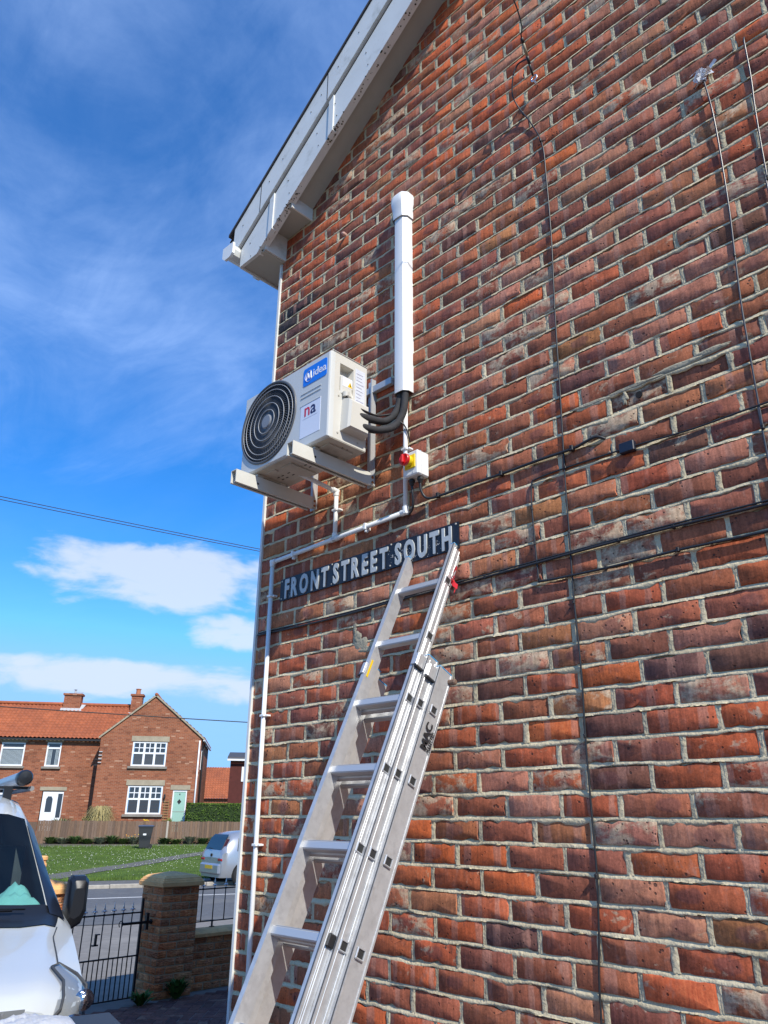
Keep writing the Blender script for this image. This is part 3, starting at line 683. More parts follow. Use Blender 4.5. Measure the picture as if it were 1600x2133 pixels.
# grille: rings, swirled vanes, hub
mb = MB(); mb.lathe([(FR - .003, .05), (FR - .003, .052)], (FC[0], AYF, FC[1]), 'y', 48); mb.build('fan_cavity', m_dark, ac)
gr = MB()
for r, t in ((.066, .0022), (.104, .0022), (.142, .0022), (.180, .0022), (.206, .0022)):
    pts = [(FC[0] + r * math.cos(a), AYF - .004 - .010 * (1 - (r / FR) ** 2), FC[1] + r * math.sin(a)) for a in np.linspace(0, 2 * math.pi, 49)]; gr.tube(pts, t, 5, cap=False)
grille = gr.build('grille_ring', mat('grille_wire', (.33, .34, .35), .35), ac, kind='stuff', smooth=True)
gv = MB(); NV = 72
for k in range(NV):
    a0 = 2 * math.pi * k / NV; row = []
    for q in np.linspace(0, 1, 6):
        r = .04 + q * (FR - .044); a = a0 - .62 * q; yy = AYF - .001 - .009 * (1 - (r / FR) ** 2); wv = .0015
        c, s = FC[0] + r * math.cos(a), FC[1] + r * math.sin(a); tx, tz = -math.sin(a) * wv, math.cos(a) * wv
        row.append([(c - tx, yy, s - tz), (c + tx, yy, s + tz), (c + tx * 3.2, yy + .011, s + tz * 3.2)])
    gv.grid(row)
gv.build('grille_vane', m_grille, ac, kind='stuff', fix=False)
mb = MB(); mb.lathe([(FR + .004, .006), (FR + .008, -.003), (FR + .001, -.008), (FR - .006, -.004), (FR - .007, .03), (FR - .003, .03), (FR + .002, .004)], (FC[0], AYF, FC[1]), 'y', 72)
mb.f = [f for f in mb.f if len(f) == 4]; mb.build('grille_rim', m_grille, ac, smooth=True)
mb = MB(); mb.lathe([(.001, -.0165), (.034, -.016), (.040, -.010), (.040, .004)], (FC[0], AYF, FC[1]), 'y', 32); mb.build('grille_hub', m_hub, ac, smooth=40)
# fan behind
mb = MB()
for k in range(3):
    a0 = 2.1 * k + .4; rows = []
    for q in np.linspace(0, 1, 5):
        r = .045 + q * .15; rows.append([(FC[0] + r * math.cos(a0 + t), AYF + .022 + .024 * t / .9, FC[1] + r * math.sin(a0 + t)) for t in np.linspace(-.2 - .3 * q, .5 + .3 * q, 5)])
    mb.grid(rows)
mb.build('fan_blade', m_grille, ac, smooth=True, fix=False)
# badge
def yface(pts, y, th=.0016): return [(x, y, z) for x, z in pts]
mb = MB(); mb.prism([(x, AYF, z) for x, z in rrect(.845, 1.022, 3.762, 3.862, .012)], (0, -.002, 0)); badge = mb.build('badge', m_blue, ac)
me, a, b = text_mesh('idea', .062, .0004, .0007, 1.0); place_text(me, 'badge_lettering', m_white, badge, basis((1, 0, .0), (0, 0, 1), (0, -1, 0), (.918, AYF - .0026, 3.793)))
mb = MB()
ring = [(.889 + .030 * math.cos(t), AYF - .0028, 3.810 + .030 * math.sin(t)) for t in np.linspace(.9, 5.9, 22)]; mb.tube(ring, .0013, 4)
mb.tube([(.868, AYF - .0028, 3.792), (.882, AYF - .0028, 3.828), (.890, AYF - .0028, 3.798), (.905, AYF - .0028, 3.830), (.907, AYF - .0028, 3.792)], .0034, 4); mb.build('badge_emblem', m_white, badge)
for z in (3.700, 3.722, 3.655):
    mb = MB(); mb.cbox((.83, AYF - .003, z - .003), (.985, AYF + .002, z + .003), .0028); mb.build('panel_rib', m_ac, front)
# installer's sticker (lower half left blank)
mb = MB(); mb.box((.836, AYF - .0012, 3.475), (.985, AYF + .001, 3.655)); stk = mb.build('sticker', mat('sticker_white', (.72, .76, .86), .5), ac)
me, a, b = text_mesh('n', .098, .0003, .0012, 1.0); place_text(me, 'sticker_letter', mat('sticker_red', (.62, .03, .07), .5), stk, basis((1, 0, 0), (0, 0, 1), (0, -1, 0), (.862, AYF - .0018, 3.588)))
me, a, b = text_mesh('a', .098, .0003, .0012, 1.0); place_text(me, 'sticker_letter', mat('sticker_navy', (.02, .02, .09), .5), stk, basis((1, 0, 0), (0, 0, 1), (0, -1, 0), (.911, AYF - .0018, 3.588)))
mb = MB(); mb.box((.855, AYF - .0017, 3.573), (.965, AYF - .0011, 3.5742)); mb.build('sticker_line', mat('print_grey', (.35, .35, .42), .6), stk)
# side: terminal cover in the recess, valve cover, labels
mb = MB(); mb.cbox((AX1 - .03, hx0 + .006, hz0 - .012), (AX1 + .006, hx1 - .008, hz0 + .098), .008); tcv = mb.build('terminal_cover', m_acs, ac)
mb = MB(); mb.box((AX1 + .006, hx0 + .014, 3.722), (AX1 + .0068, hx1 - .012, 3.775)); wl = mb.build('warning_label', mat('label_paper', (.72, .74, .78), .6), tcv)
mb = MB(); mb.prism([(AX1 + .0069, hx0 + .046, 3.727), (AX1 + .0069, hx0 + .078, 3.727), (AX1 + .0069, hx0 + .062, 3.757)], (.0006, 0, 0)); mb.build('warning_triangle', mat('warning_yellow', (.80, .50, .01), .5), ac)
mb = MB(); mb.prism([(AX1 + .0077, hx0 + .059, 3.733), (AX1 + .0077, hx0 + .066, 3.735), (AX1 + .0077, hx0 + .0625, 3.748)], (.0004, 0, 0)); mb.build('warning_symbol', m_black, ac)
mb = MB(); mb.box((AX1, -.262, 3.66), (AX1 + .001, -.198, 3.86)); rl = mb.build('rating_label', mat('rating_paper', (.60, .63, .70), .6, noise=.2, scale=90., stretch=(1, .3, 3)), ac)
mb = MB()
for k in range(9): mb.box((AX1 + .0011, -.256, 3.68 + k * .019), (AX1 + .0016, -.256 + .03 + .02 * rng.random(), 3.684 + k * .019))
mb.build('label_print', MATS['print_grey'], rl, kind='stuff')
mb = MB()
vpts = [(-.355, 3.475), (-.205, 3.475), (-.205, 3.655), (-.345, 3.655)]
lo = [(AX1 - .002, y, z) for y, z in vpts]; hi = [(AX1 + .058, y + (.014 if y < -.3 else -.02), z + (.012 if z < 3.5 else -.03)) for y, z in vpts]; mid = [(AX1 + .046, y + (.005 if y < -.3 else -.008), z + (.004 if z < 3.5 else -.015)) for y, z in vpts]
mb.grid([lo, mid, hi], close=True); mb.add(hi, [(0, 1, 2, 3)]); mb.build('valve_cover', m_acs, ac, smooth=25)
mb = MB()
for y, z in ((-.37, 3.46), (-.24, 3.45), (-.37, 3.66)): mb.lathe([(.005, -.001), (.005, .003), (.001, .004)], (AX1, y, z), 'x', 8)
mb.build('screw', m_pan, ac)
mb = MB(); mb.lathe([(.016, -.012), (.018, .012), (.012, .014)], (AX1 + .014, hx0 + .03, 3.672), 'z', 12); mb.build('cable_gland', m_acs, ac, smooth=40)
for x in (.453, .904):
    for y in (-.385, -.235): MB().cbox((x - .022, y - .02, 3.404), (x + .022, y + .02, AZ0 - .0045), .004).build('foot', m_pan, ac)

# bracket frame
m_br = mat('bracket_paint', (.62, .61, .55), .5, noise=.05, scale=8., dirt=(.36, .17, .06), dscale=14., dlo=.70, dhi=.85)
m_rust = mat('rust', (.30, .11, .03), .9, noise=.4, scale=40.)
brk = thing('wall_bracket', (.68, 0, 3.335), 'cream steel wall bracket with two arms carrying the air conditioner', 'bracket')
m_bst = mat('bracket_steel', (.50, .51, .51), .45, metal=.3)
MB().cbox((.40, -.028, 3.872), (1.062, -.003, 3.912), .002).build('crossbar', m_bst, brk)
for x in (.453, .904):
    mb = MB(); mb.box((x - .024, -.012, 3.335), (x + .024, -.003, 3.955)); mb.box((x + .014, -.034, 3.335), (x + .022, -.012, 3.955)); mb.build('upright', m_bst, brk)
    mb = MB(); yt = -.535
    mb.box((x - .023, yt, 3.398), (x + .023, -.034, 3.402)); mb.box((x + .019, yt, 3.333), (x + .023, -.034, 3.3979)); mb.box((x - .023, yt, 3.333), (x - .019, -.034, 3.3979)); mb.box((x + .009, yt, 3.333), (x + .0189, -.034, 3.337)); mb.box((x - .0189, yt, 3.333), (x - .010, -.034, 3.337))
    arm = mb.build('arm', m_br, brk)
    mb = MB(); mb.prism([(x + .0235, -.036, 3.34), (x + .0235, -.012, 3.34), (x + .0235, -.012, 3.385), (x + .0235, -.036, 3.385)], (.002, 0, 0)); mb.build('gusset', m_br, brk)
    mb = MB()
    for z in (3.35, 3.378): mb.lathe([(.007, 0), (.007, .004), (.003, .006)], (x + .0256, -.024, z), 'x', 6)
    mb.build('bolt', m_rust, brk)
    mb = MB(); mb.lathe([(.006, -.001), (.006, .002)], (x + .023, -.40, 3.362), 'x', 8); mb.build('arm_hole', m_dark, arm)

# ---- white trunking over the pipes
tr = thing('pipe_trunking', (1.16, 0, 3.76), 'white plastic trunking with a rounded end cap running up the wall above the pipes', 'trunking')
tw, td = .047, .066; txc = 1.150
def tprof(w_, d_): return [(-w_, 0), (-w_, -d_ * .62), (-w_ * .62, -d_ * .96), (-w_ * .3, -d_), (w_ * .3, -d_), (w_ * .62, -d_ * .96), (w_, -d_ * .62), (w_, 0)]
mb = MB(); mb.grid([[(txc + x, y + .004, z) for x, y in tprof(tw, td)] for z in (3.770, 4.93)]); 
mb.grid([[(txc + x * .93, y * .95 + .004, z) for x, y in tprof(tw, td)] for z in (3.770, 4.93)])
mb.build('cover', m_pvc, tr, smooth=30)
mb = MB(); mb.box((txc + tw * .62, -td * .62 - .006, 3.772), (txc + tw * .66, -td * .62 - .002, 4.9)); mb.build('cover_seam', mat('pvc_seam', (.5, .52, .54), .5), tr)
rows = []
for z, k, d in ((4.885, 1.14, 1.13), (4.90, 1.16, 1.16), (4.955, 1.16, 1.2), (4.985, 1.30, 1.32), (5.03, 1.32, 1.30), (5.052, 1.22, 1.18), (5.066, 1.0, .95), (5.072, .6, .5)):
    rows.append([(txc + x * k, y * d + .004, z) for x, y in tprof(tw, td)])
mb = MB(); mb.grid(rows); mb.add(rows[-1], [tuple(range(8))]); mb.build('end_cap', m_pvc, tr, smooth=40)

# ---- insulated pipes and AC cable
m_foam = mat('pipe_foam', (.030, .030, .033), .85, noise=.3, scale=30., bump=.0015, bscale=70.)
p1 = spline([(1.06, -.285, 3.575), (1.085, -.28, 3.572), (1.10, -.20, 3.575), (1.105, -.11, 3.60), (1.122, -.055, 3.66), (1.135, -.035, 3.74), (1.14, -.03, 3.82)], 8)
MB().tube(p1, .0185, 12).build('insulated_pipe', m_foam, label='upper of two thick black insulated pipes from the unit into the trunking', cat='pipe', group='insulated pipes', smooth=True)
p2 = spline([(1.06, -.26, 3.522), (1.09, -.25, 3.518), (1.11, -.17, 3.525), (1.135, -.085, 3.565), (1.16, -.045, 3.64), (1.168, -.035, 3.72), (1.168, -.03, 3.82)], 8)
MB().tube(p2, .0185, 12).build('insulated_pipe', m_foam, label='lower of two thick black insulated pipes from the unit into the trunking', cat='pipe', group='insulated pipes', smooth=True)
m_cab = mat('cable_black', (.022, .022, .024), .42)
cable_set = thing('power_cable', (AX1 + .014, hx0 + .03, 3.66), 'pair of thin black cables looping from the unit towards the trunking', 'cable')
for o in (0, .011):
    q = spline([(AX1 + .012 + o, hx0 + .03, 3.672), (AX1 + .02 + o, hx0 + .034, 3.645), (AX1 + .035 + o, hx0 + .07, 3.615 - o * .3), (AX1 + .05 + o, -.24, 3.602 - o * .3), (AX1 + .055, -.16, 3.612), (1.12, -.09, 3.64)], 8); MB().tube(q, .0052, 8).build('core', m_cab, cable_set, smooth=True)
MB().tube([(1.095, -.165, 3.608), (1.12, -.09, 3.64)], .004, 6).build('grey_core', mat('cable_grey', (.35, .36, .37), .5), cable_set, smooth=True)
MB().tube(spline([(1.155, -.07, 3.60), (1.175, -.045, 3.575), (1.185, -.03, 3.53), (1.18, -.012, 3.49)], 6), .004, 6).build('thin_tail', m_cab, cable_set, smooth=True)

# ---- white condensate pipework
dp = thing('drain_pipe', (.15, -.03, .2), 'thin white plastic drain pipe stepping down the wall from the unit to the corner', 'pipe')
PR = .0118
def pipe(pts): return MB().tube(pts, PR, 12).build('pipe', m_pvc, dp, smooth=True)
YP = -.026
pipe([(1.165, YP, 3.80), (1.162, YP, 3.135)]); pipe([(1.148, YP, 3.124), (.152, YP, 3.104)]); pipe([(.139, YP, 3.09), (.160, YP, .15)])
pipe([(.662, YP, 3.365), (.660, YP, 3.125)]); pipe([(.656, YP - .012, 3.383), (.618, -.245, 3.425)])
def fitting(c, dirs, r=.0155, l=.026):
    mb = MB()
    for d in dirs: d = Vector(d).normalized(); mb.tube([Vector(c) - d * .010, Vector(c) + d * l], r, 12)
    mb.lathe([(.001, -r), (r * .7, -r * .7), (r, 0), (r * .7, r * .7), (.001, r)], c, 'z', 12); mb.build('elbow', m_pvc, dp, smooth=35)
fitting((1.162, YP, 3.124), [(0, 0, 1), (-1, 0, -.02)]); fitting((.139, YP, 3.104), [(1, 0, .02), (0, 0, -1)]); fitting((.661, YP, 3.380), [(0, 0, -1), (-.15, -1, .19)]); fitting((.660, YP, 3.114), [(0, 0, 1), (1, 0, .02), (-1, 0, -.02)], .0150, .03)
def pclip(x, z, vert):
    mb = MB()
    if vert: mb.cbox((x - .017, YP - .016, z - .006), (x + .017, -.002, z + .006), .002); mb.cbox((x + .0171, -.03, z - .005), (x + .03, -.002, z + .005), .002)
    else: mb.cbox((x - .007, YP - .016, z - .018), (x + .007, -.002, z + .016), .002); mb.cbox((x - .006, -.034, z - .03), (x + .006, -.016, z - .0181), .002)
    mb.build('pipe_clip', m_pvc, dp)
pclip(.895, 3.119, 0); pclip(.325, 3.108, 0); pclip(.141, 2.905, 1); pclip(.146, 2.265, 1); pclip(.151, 1.65, 1); pclip(.661, 3.272, 1); pclip(1.164, 3.452, 1)
mb = MB()
for z in (3.555, 3.372): mb.lathe([(PR + .001, -.0022), (PR + .0022, -.001), (PR + .0022, .001), (PR + .001, .0022)], (1.1635, YP, z), 'z', 12)
mb.build('cable_tie', m_black, dp)

# ---- isolator switch
iso = thing('isolator_switch', (1.25, 0, 3.27), 'white isolator box with a red rotary knob on a yellow plate', 'switch')
ix0, ix1, iy, iz0, iz1 = 1.200, 1.293, -.082, 3.268, 3.393
mb = MB(); mb.cbox((ix0, iy, iz0), (ix1, .0, iz1), .006); mb.build('box', m_pvc, iso)
mb = MB(); mb.box((ix0 - .0008, iy + .024, iz0 - .0005), (ix1 + .0008, iy + .0255, iz1 + .0005)); mb.build('lid_seam', MATS['pvc_seam'], iso)
mb = MB(); mb.cbox((ix0 + .013, iy - .006, iz0 + .034), (ix1 - .013, iy + .001, iz0 + .104), .003); mb.build('yellow_plate', mat('iso_yellow', (.80, .58, .01), .45), iso)
mb = MB(); kc = (1.2465, iy, 3.337); mb.lathe([(.024, -.006), (.027, -.010), (.028, -.027), (.025, -.031), (.001, -.031)], kc, 'y', 24); mb.build('yellow_collar', MATS['iso_yellow'], iso, smooth=40)
m_red = mat('iso_red', (.62, .012, .015), .35)
mb = MB(); mb.lathe([(.026, -.031), (.029, -.033), (.030, -.045), (.027, -.049), (.022, -.047), (.001, -.047)], kc, 'y', 24); knob = mb.build('red_knob', m_red, iso, smooth=40)
mb = MB(); mb.cbox((kc[0] - .008, iy - .062, kc[2] - .022), (kc[0] + .008, iy - .046, kc[2] + .022), .004); mb.build('knob_grip', m_red, knob)
mb = MB(); mb.lathe([(.004, 0), (.004, -.0012)], (1.262, iy, 3.281), 'y', 8); mb.build('lid_screw', MATS['pvc_seam'], iso)
for x, y in ((1.222, -.045), (1.271, -.04)):
    mb = MB(); mb.lathe([(.014, iz0 - .002), (.0155, iz0 - .008), (.0155, iz0 - .016), (.012, iz0 - .020), (.010, iz0 - .030), (.007, iz0 - .034)], (x, y, 0), 'z', 10); mb.build('gland', m_black, iso, smooth=30)

# ---- cables on the wall
def cable(name, pts, r, label, clips=(), m=None, smoothn=6, group='cables pinned to the gable wall', sub=None):
    L = spline(pts, smoothn) if smoothn else pts
    t_ = thing(name, pts[-1], label, 'cable', group)
    MB().tube(L, r, 8).build('cable_run', m or m_cab, t_, smooth=True)
    for (x, z, s) in clips:
        mb = MB(); mb.cbox((x - .006 * s, -.016 * s - .002, z - .009 * s), (x + .006 * s, -.001, z + .009 * s), .002); mb.lathe([(.003 * s, 0), (.0035 * s, -.004)], (x, -.016 * s - .002, z + .004 * s), 'y', 6); mb.build('cable_clip', m_black, t_)
    return t_
cable('switch_cable', [(1.222, -.045, 3.235), (1.224, -.042, 3.19), (1.215, -.030, 3.14), (1.19, -.018, 3.118), (1.165, -.010, 3.116)], .0055, 'short black cable curling from the isolator back behind the white pipe')
cable('switch_cable', [(1.271, -.040, 3.235), (1.271, -.036, 3.20), (1.285, -.022, 3.165), (1.32, -.012, 3.154), (1.40, -.010, 3.153), (1.55, -.010, 3.154), (1.72, -.010, 3.151), (1.90, -.010, 3.153), (2.06, -.010, 3.150), (2.12, -.012, 3.158), (2.17, -.012, 3.163), (2.20, .004, 3.148)], .0062, 'black cable clipped along a mortar joint from the isolator to the right', [(1.355, 3.157, 1.25), (1.713, 3.152, 1.25), (2.06, 3.151, 1.25)])
cable('telephone_cable', [(3.6, -.008, 3.068), (2.80, -.008, 3.067), (2.6, -.008, 3.063), (2.49, -.008, 3.064), (2.33, -.008, 3.073), (2.25, -.007, 3.076), (2.02, -.007, 3.080), (1.88, -.007, 3.075), (1.858, -.007, 3.06), (1.851, -.007, 2.99), (1.852, -.007, 2.85), (1.855, -.007, 2.74), (1.858, -.007, 2.645)], .0036, 'thin black cable running through the small black box and turning straight down', [(2.02, 3.082, .7), (1.851, 2.95, .7), (1.853, 2.80, .7)])
jb = MB(); jb.cbox((2.262, -.026, 3.052), (2.322, -.001, 3.094), .003); jb = jb.build('junction_box', mat('box_plastic', (.012, .016, .03), .4), label='small black square junction box on the thin cable', cat='junction box')
cable('wall_cable', [(3.6, -.012, 2.716), (2.73, -.012, 2.718), (2.4, -.012, 2.722), (2.1, -.011, 2.722), (1.8, -.010, 2.716), (1.46, -.010, 2.711), (1.09, -.010, 2.708), (.66, -.010, 2.701), (.35, -.010, 2.703), (.02, -.010, 2.710)], .0055, 'thicker black cable clipped in the mortar joint that runs behind the ladder to the corner', [(2.42, 2.722, .8), (2.21, 2.724, .8), (1.6, 2.713, .8), (.36, 2.705, .8)])
cable('wall_cable', [(3.6, -.008, 2.734), (2.73, -.008, 2.731), (2.4, -.008, 2.733), (2.1, -.008, 2.730), (1.8, -.007, 2.727), (1.46, -.007, 2.722), (1.09, -.007, 2.718), (.66, -.007, 2.712), (.02, -.007, 2.721)], .0038, 'thin black cable lying just above the thicker cable in the same joint')
cable('wall_cable', [(3.6, -.010, 2.628), (2.72, -.010, 2.630), (2.53, -.010, 2.634), (2.42, -.010, 2.636), (2.18, -.010, 2.632), (1.95, -.009, 2.636), (1.858, -.008, 2.641)], .0052, 'black cable in the joint one course below, ending under the thin vertical cable', [(2.424, 2.638, .9), (2.15, 2.634, .8)])
big = [(2.052, -.008, 4.794), (2.058, -.010, 4.576), (2.054, -.010, 4.21), (2.038, -.010, 3.838), (2.024, -.010, 3.354), (2.013, -.011, 3.032), (2.010, -.011, 2.807), (2.005, -.012, 2.559), (2.008, -.011, 2.271), (2.001, -.010, 2.039), (1.999, -.010, 1.789), (1.998, -.010, 1.604), (1.986, -.010, 1.43), (1.968, -.010, 1.192), (1.962, -.01, .4)]
loop = [(1.972, -.085, 5.25), (1.945, -.06, 5.16), (1.955, -.025, 5.09), (1.998, -.010, 4.98)]
big = [(x, -.0055, z) for x, y, z in big]
t_ = cable('drop_cable', loop + big, .0036, 'long black cable hanging down the wall from the roof hook past the ladder', [(1.965, 5.06, .9), (2.05, 4.81, .9), (2.038, 3.84, .7), (2.010, 2.81, .6), (2.004, 2.53, .7), (2.001, 2.05, .7), (1.998, 1.605, .9)])
hk = thing('wire_hook', (2.058, 0, 5.2), 'shiny hook eye in the wall holding the end of the overhead wire', 'hook')
m_steel = mat('bright_steel', (.75, .76, .78), .25, metal=1.)
MB().tube([(2.058 + .016 * math.cos(a), -.03, 5.205 + .018 * math.sin(a)) for a in np.linspace(0, 6.28, 14)], .0042, 8).build('eye', m_steel, hk, smooth=True)
MB().tube([(2.058, -.03, 5.188), (2.058, -.012, 5.18), (2.058, .01, 5.18)], .0045, 8).build('shank', m_steel, hk, smooth=True)
ow = thing('overhead_wire', (2.058, -.03, 5.22), 'black overhead wire with a grey tensioner leaving the wall hook upwards', 'wire')
wd = Vector((.068, -.265, .208)).normalized(); w0 = Vector((2.055, -.035, 5.222))
MB().tube([w0, w0 + wd * .055], .0055, 8).build('wire_grip', m_black, ow, smooth=True)
MB().tube([w0 + wd * .055, w0 + wd * .09], .0075, 8).build('grip_sleeve', m_black, ow, smooth=True)
MB().tube([w0 + wd * .09, w0 + wd * .15], .0075, 8).build('tensioner', mat('tensioner_grey', (.30, .25, .17), .6), ow, smooth=True)
MB().tube([w0 + wd * .15, w0 + wd * .175], .0082, 8).build('grip_sleeve', m_black, ow, smooth=True)
MB().tube(spline([w0 + wd * .175, w0 + wd * .5, Vector((2.3, -2.0, 6.6)), Vector((2.9, -14, 9.5))], 8), .0034, 8).build('wire_run', m_black, ow, smooth=True)
MB().tube(spline([w0 + wd * .08, Vector((2.005, -.085, 5.30)), Vector((1.972, -.085, 5.25))], 5), .0042, 8).build('tail', m_black, ow, smooth=True)
cable('aerial_cable', [(2.806, -.012, 4.545), (2.811, -.012, 4.46), (2.814, -.012, 4.35), (2.810, -.007, 4.184), (2.800, -.006, 3.906), (2.786, -.006, 3.677), (2.774, -.006, 3.464), (2.770, -.006, 3.304), (2.766, -.006, 3.134), (2.763, -.006, 2.978), (2.760, -.006, 2.85), (2.755, -.006, .4)], .0038, 'grey-black cable dropping from a scrap of clear plastic near the top right', [(2.814, 4.35, .7), (2.786, 3.68, .75), (2.764, 2.985, .9)], m=mat('cable_sheen', (.055, .055, .06), .3))
cable('aerial_cable', [(2.979, .004, 4.64), (2.976, -.011, 4.61), (2.969, -.006, 4.432), (2.956, -.006, 4.242), (2.944, -.006, 3.95), (2.935, -.006, 3.6), (2.92, -.006, .4)], .0038, 'rightmost cable coming out of a brick and dropping out of view', m=MATS['cable_sheen'])
mb = MB()
m_film = mat('clear_film', (.80, .82, .86), .25, spec=.8)
for k in range(26):
    a = rng.uniform(0, 6.28); r = rng.uniform(.006, .034); c = Vector((2.806 + .020 * math.cos(a), -.016 + rng.uniform(-.018, .006), 4.567 + .016 * math.sin(a)))
    q = [c + Vector(rng.normal(0, .013, 3)) for _ in range(4)]; mb.add([tuple(p) for p in q], [(0, 1, 2), (1, 2, 3)])
mb.add([(2.815, -.02, 4.575), (2.865, -.03, 4.60), (2.872, -.025, 4.592), (2.83, -.02, 4.566)], [(0, 1, 2, 3)])
mb.build('plastic_wrap', m_film, label='scrap of crumpled clear plastic wrapped over the top of a cable', cat='plastic wrap', fix=False)
mb = MB(); mb.lathe([(.011, 0), (.012, -.02), (.006, -.03)], (.64, .0, 5.127), 'y', 8); mb.build('wall_plug', mat('plug_pink', (.55, .33, .27), .7), label='small pale plug stub sticking out of the bricks under the verge', cat='wall plug')

# ---- street name sign
sgn = thing('street_sign', (.83, 0, 2.866), 'black street name plate with raised pale letters reading FRONT STREET SOUTH', 'sign')
m_plate = mat('sign_black', (.010, .012, .020), .45, noise=.3, scale=12., dirt=(.45, .45, .43), dscale=26., dlo=.74, dhi=.80)
mb = MB(); mb.prism([(.203, -.010, 2.868), (1.466, -.010, 2.873), (1.468, -.010, 2.998), (.203, -.010, 2.990)], (0, .007, 0)); plate = mb.build('plate', m_plate, sgn)
m_let = mat('sign_letter', (.48, .51, .51), .5, noise=.1, scale=30.)
for wtxt, xa, xb in (('FRONT', .248, .604), ('STREET', .642, 1.033), ('SOUTH', 1.080, 1.428)):
    ms = [text_mesh(c, .140, .003, .0058, .60) for c in wtxt]; wid = [b - a for _, a, b in ms]; gap = (xb - xa - sum(wid)) / (len(ms) - 1); x = xa
    for (me, a, b), wq, chx, nxt in zip(ms, wid, wtxt, wtxt[1:] + ' '):
        place_text(me, 'letter', m_let, sgn, basis((1, 0, .004), (0, 0, 1.0), (0, -1, 0), (x - a, -.0125, 2.880 + (x - .2) * .004))); x += wq + gap * {'FR': .85, 'RO': .85, 'ON': 1.25, 'NT': 1.05}.get(chx + nxt, 1.)
for x, z in ((.216, 2.978), (.216, 2.880), (.628, 2.985), (.628, 2.880), (.86, 2.878), (1.052, 2.990), (1.045, 2.885), (1.452, 2.990), (1.452, 2.884)): MB().lathe([(.0052, -.010), (.0045, -.0118), (.0015, -.0126)], (x, 0, z), 'y', 10).build('screw', m_pan, sgn)
mb = MB()
for cx, cz, n_, s in ((1.07, 2.93, 40, .016), (1.13, 2.925, 40, .02), (1.18, 2.91, 34, .02), (1.34, 2.93, 16, .02), (.66, 2.884, 12, .014), (.30, 2.884, 10, .012), (1.30, 2.90, 18, .03)):
    for _ in range(n_):
        x, z, r = cx + rng.normal(0, s), cz + rng.normal(0, s * .7), rng.uniform(.0006, .0026); z = min(max(z, 2.878), 2.985)
        mb.lathe([(r, -.0100), (r * .6, -.0106)], (x, 0, z), 'y', 5)
mb.build('chipped_enamel', mat('enamel_chip', (.62, .62, .60), .6), plate, kind='stuff', fix=False)
# ================================================================== LADDER
TH = R(64.7); LT = Vector((1.162, -.052, 2.845)); EL = Vector((0, math.cos(TH), math.sin(TH))); ED = Vector((0, math.sin(TH), -math.cos(TH)))
def LF(x, d, l): return tuple(LT + Vector((x, 0, 0)) + ED * d + EL * l)
lbase = LF(.16, .10, -3.16)
lad = thing('ladder', (lbase[0], lbase[1], 0), 'aluminium triple extension ladder leaning against the gable wall under the street sign', 'ladder')
m_al = mat('aluminium', (.56, .565, .57), .40, metal=.5, noise=.12, scale=18., dirt=(.42, .42, .425), dscale=32., dlo=.48, dhi=.8)
m_alr = mat('rung_aluminium', (.53, .54, .55), .42, metal=.5)
m_bluec = mat('blue_cap', (.05, .33, .62), .5)
SEC = [(0.0, .056, .055, -2.45, 0.), (.040, .056, -.505, -2.9, .0225), (.094, .076, -.525, -3.13, .045)]
WX = .272
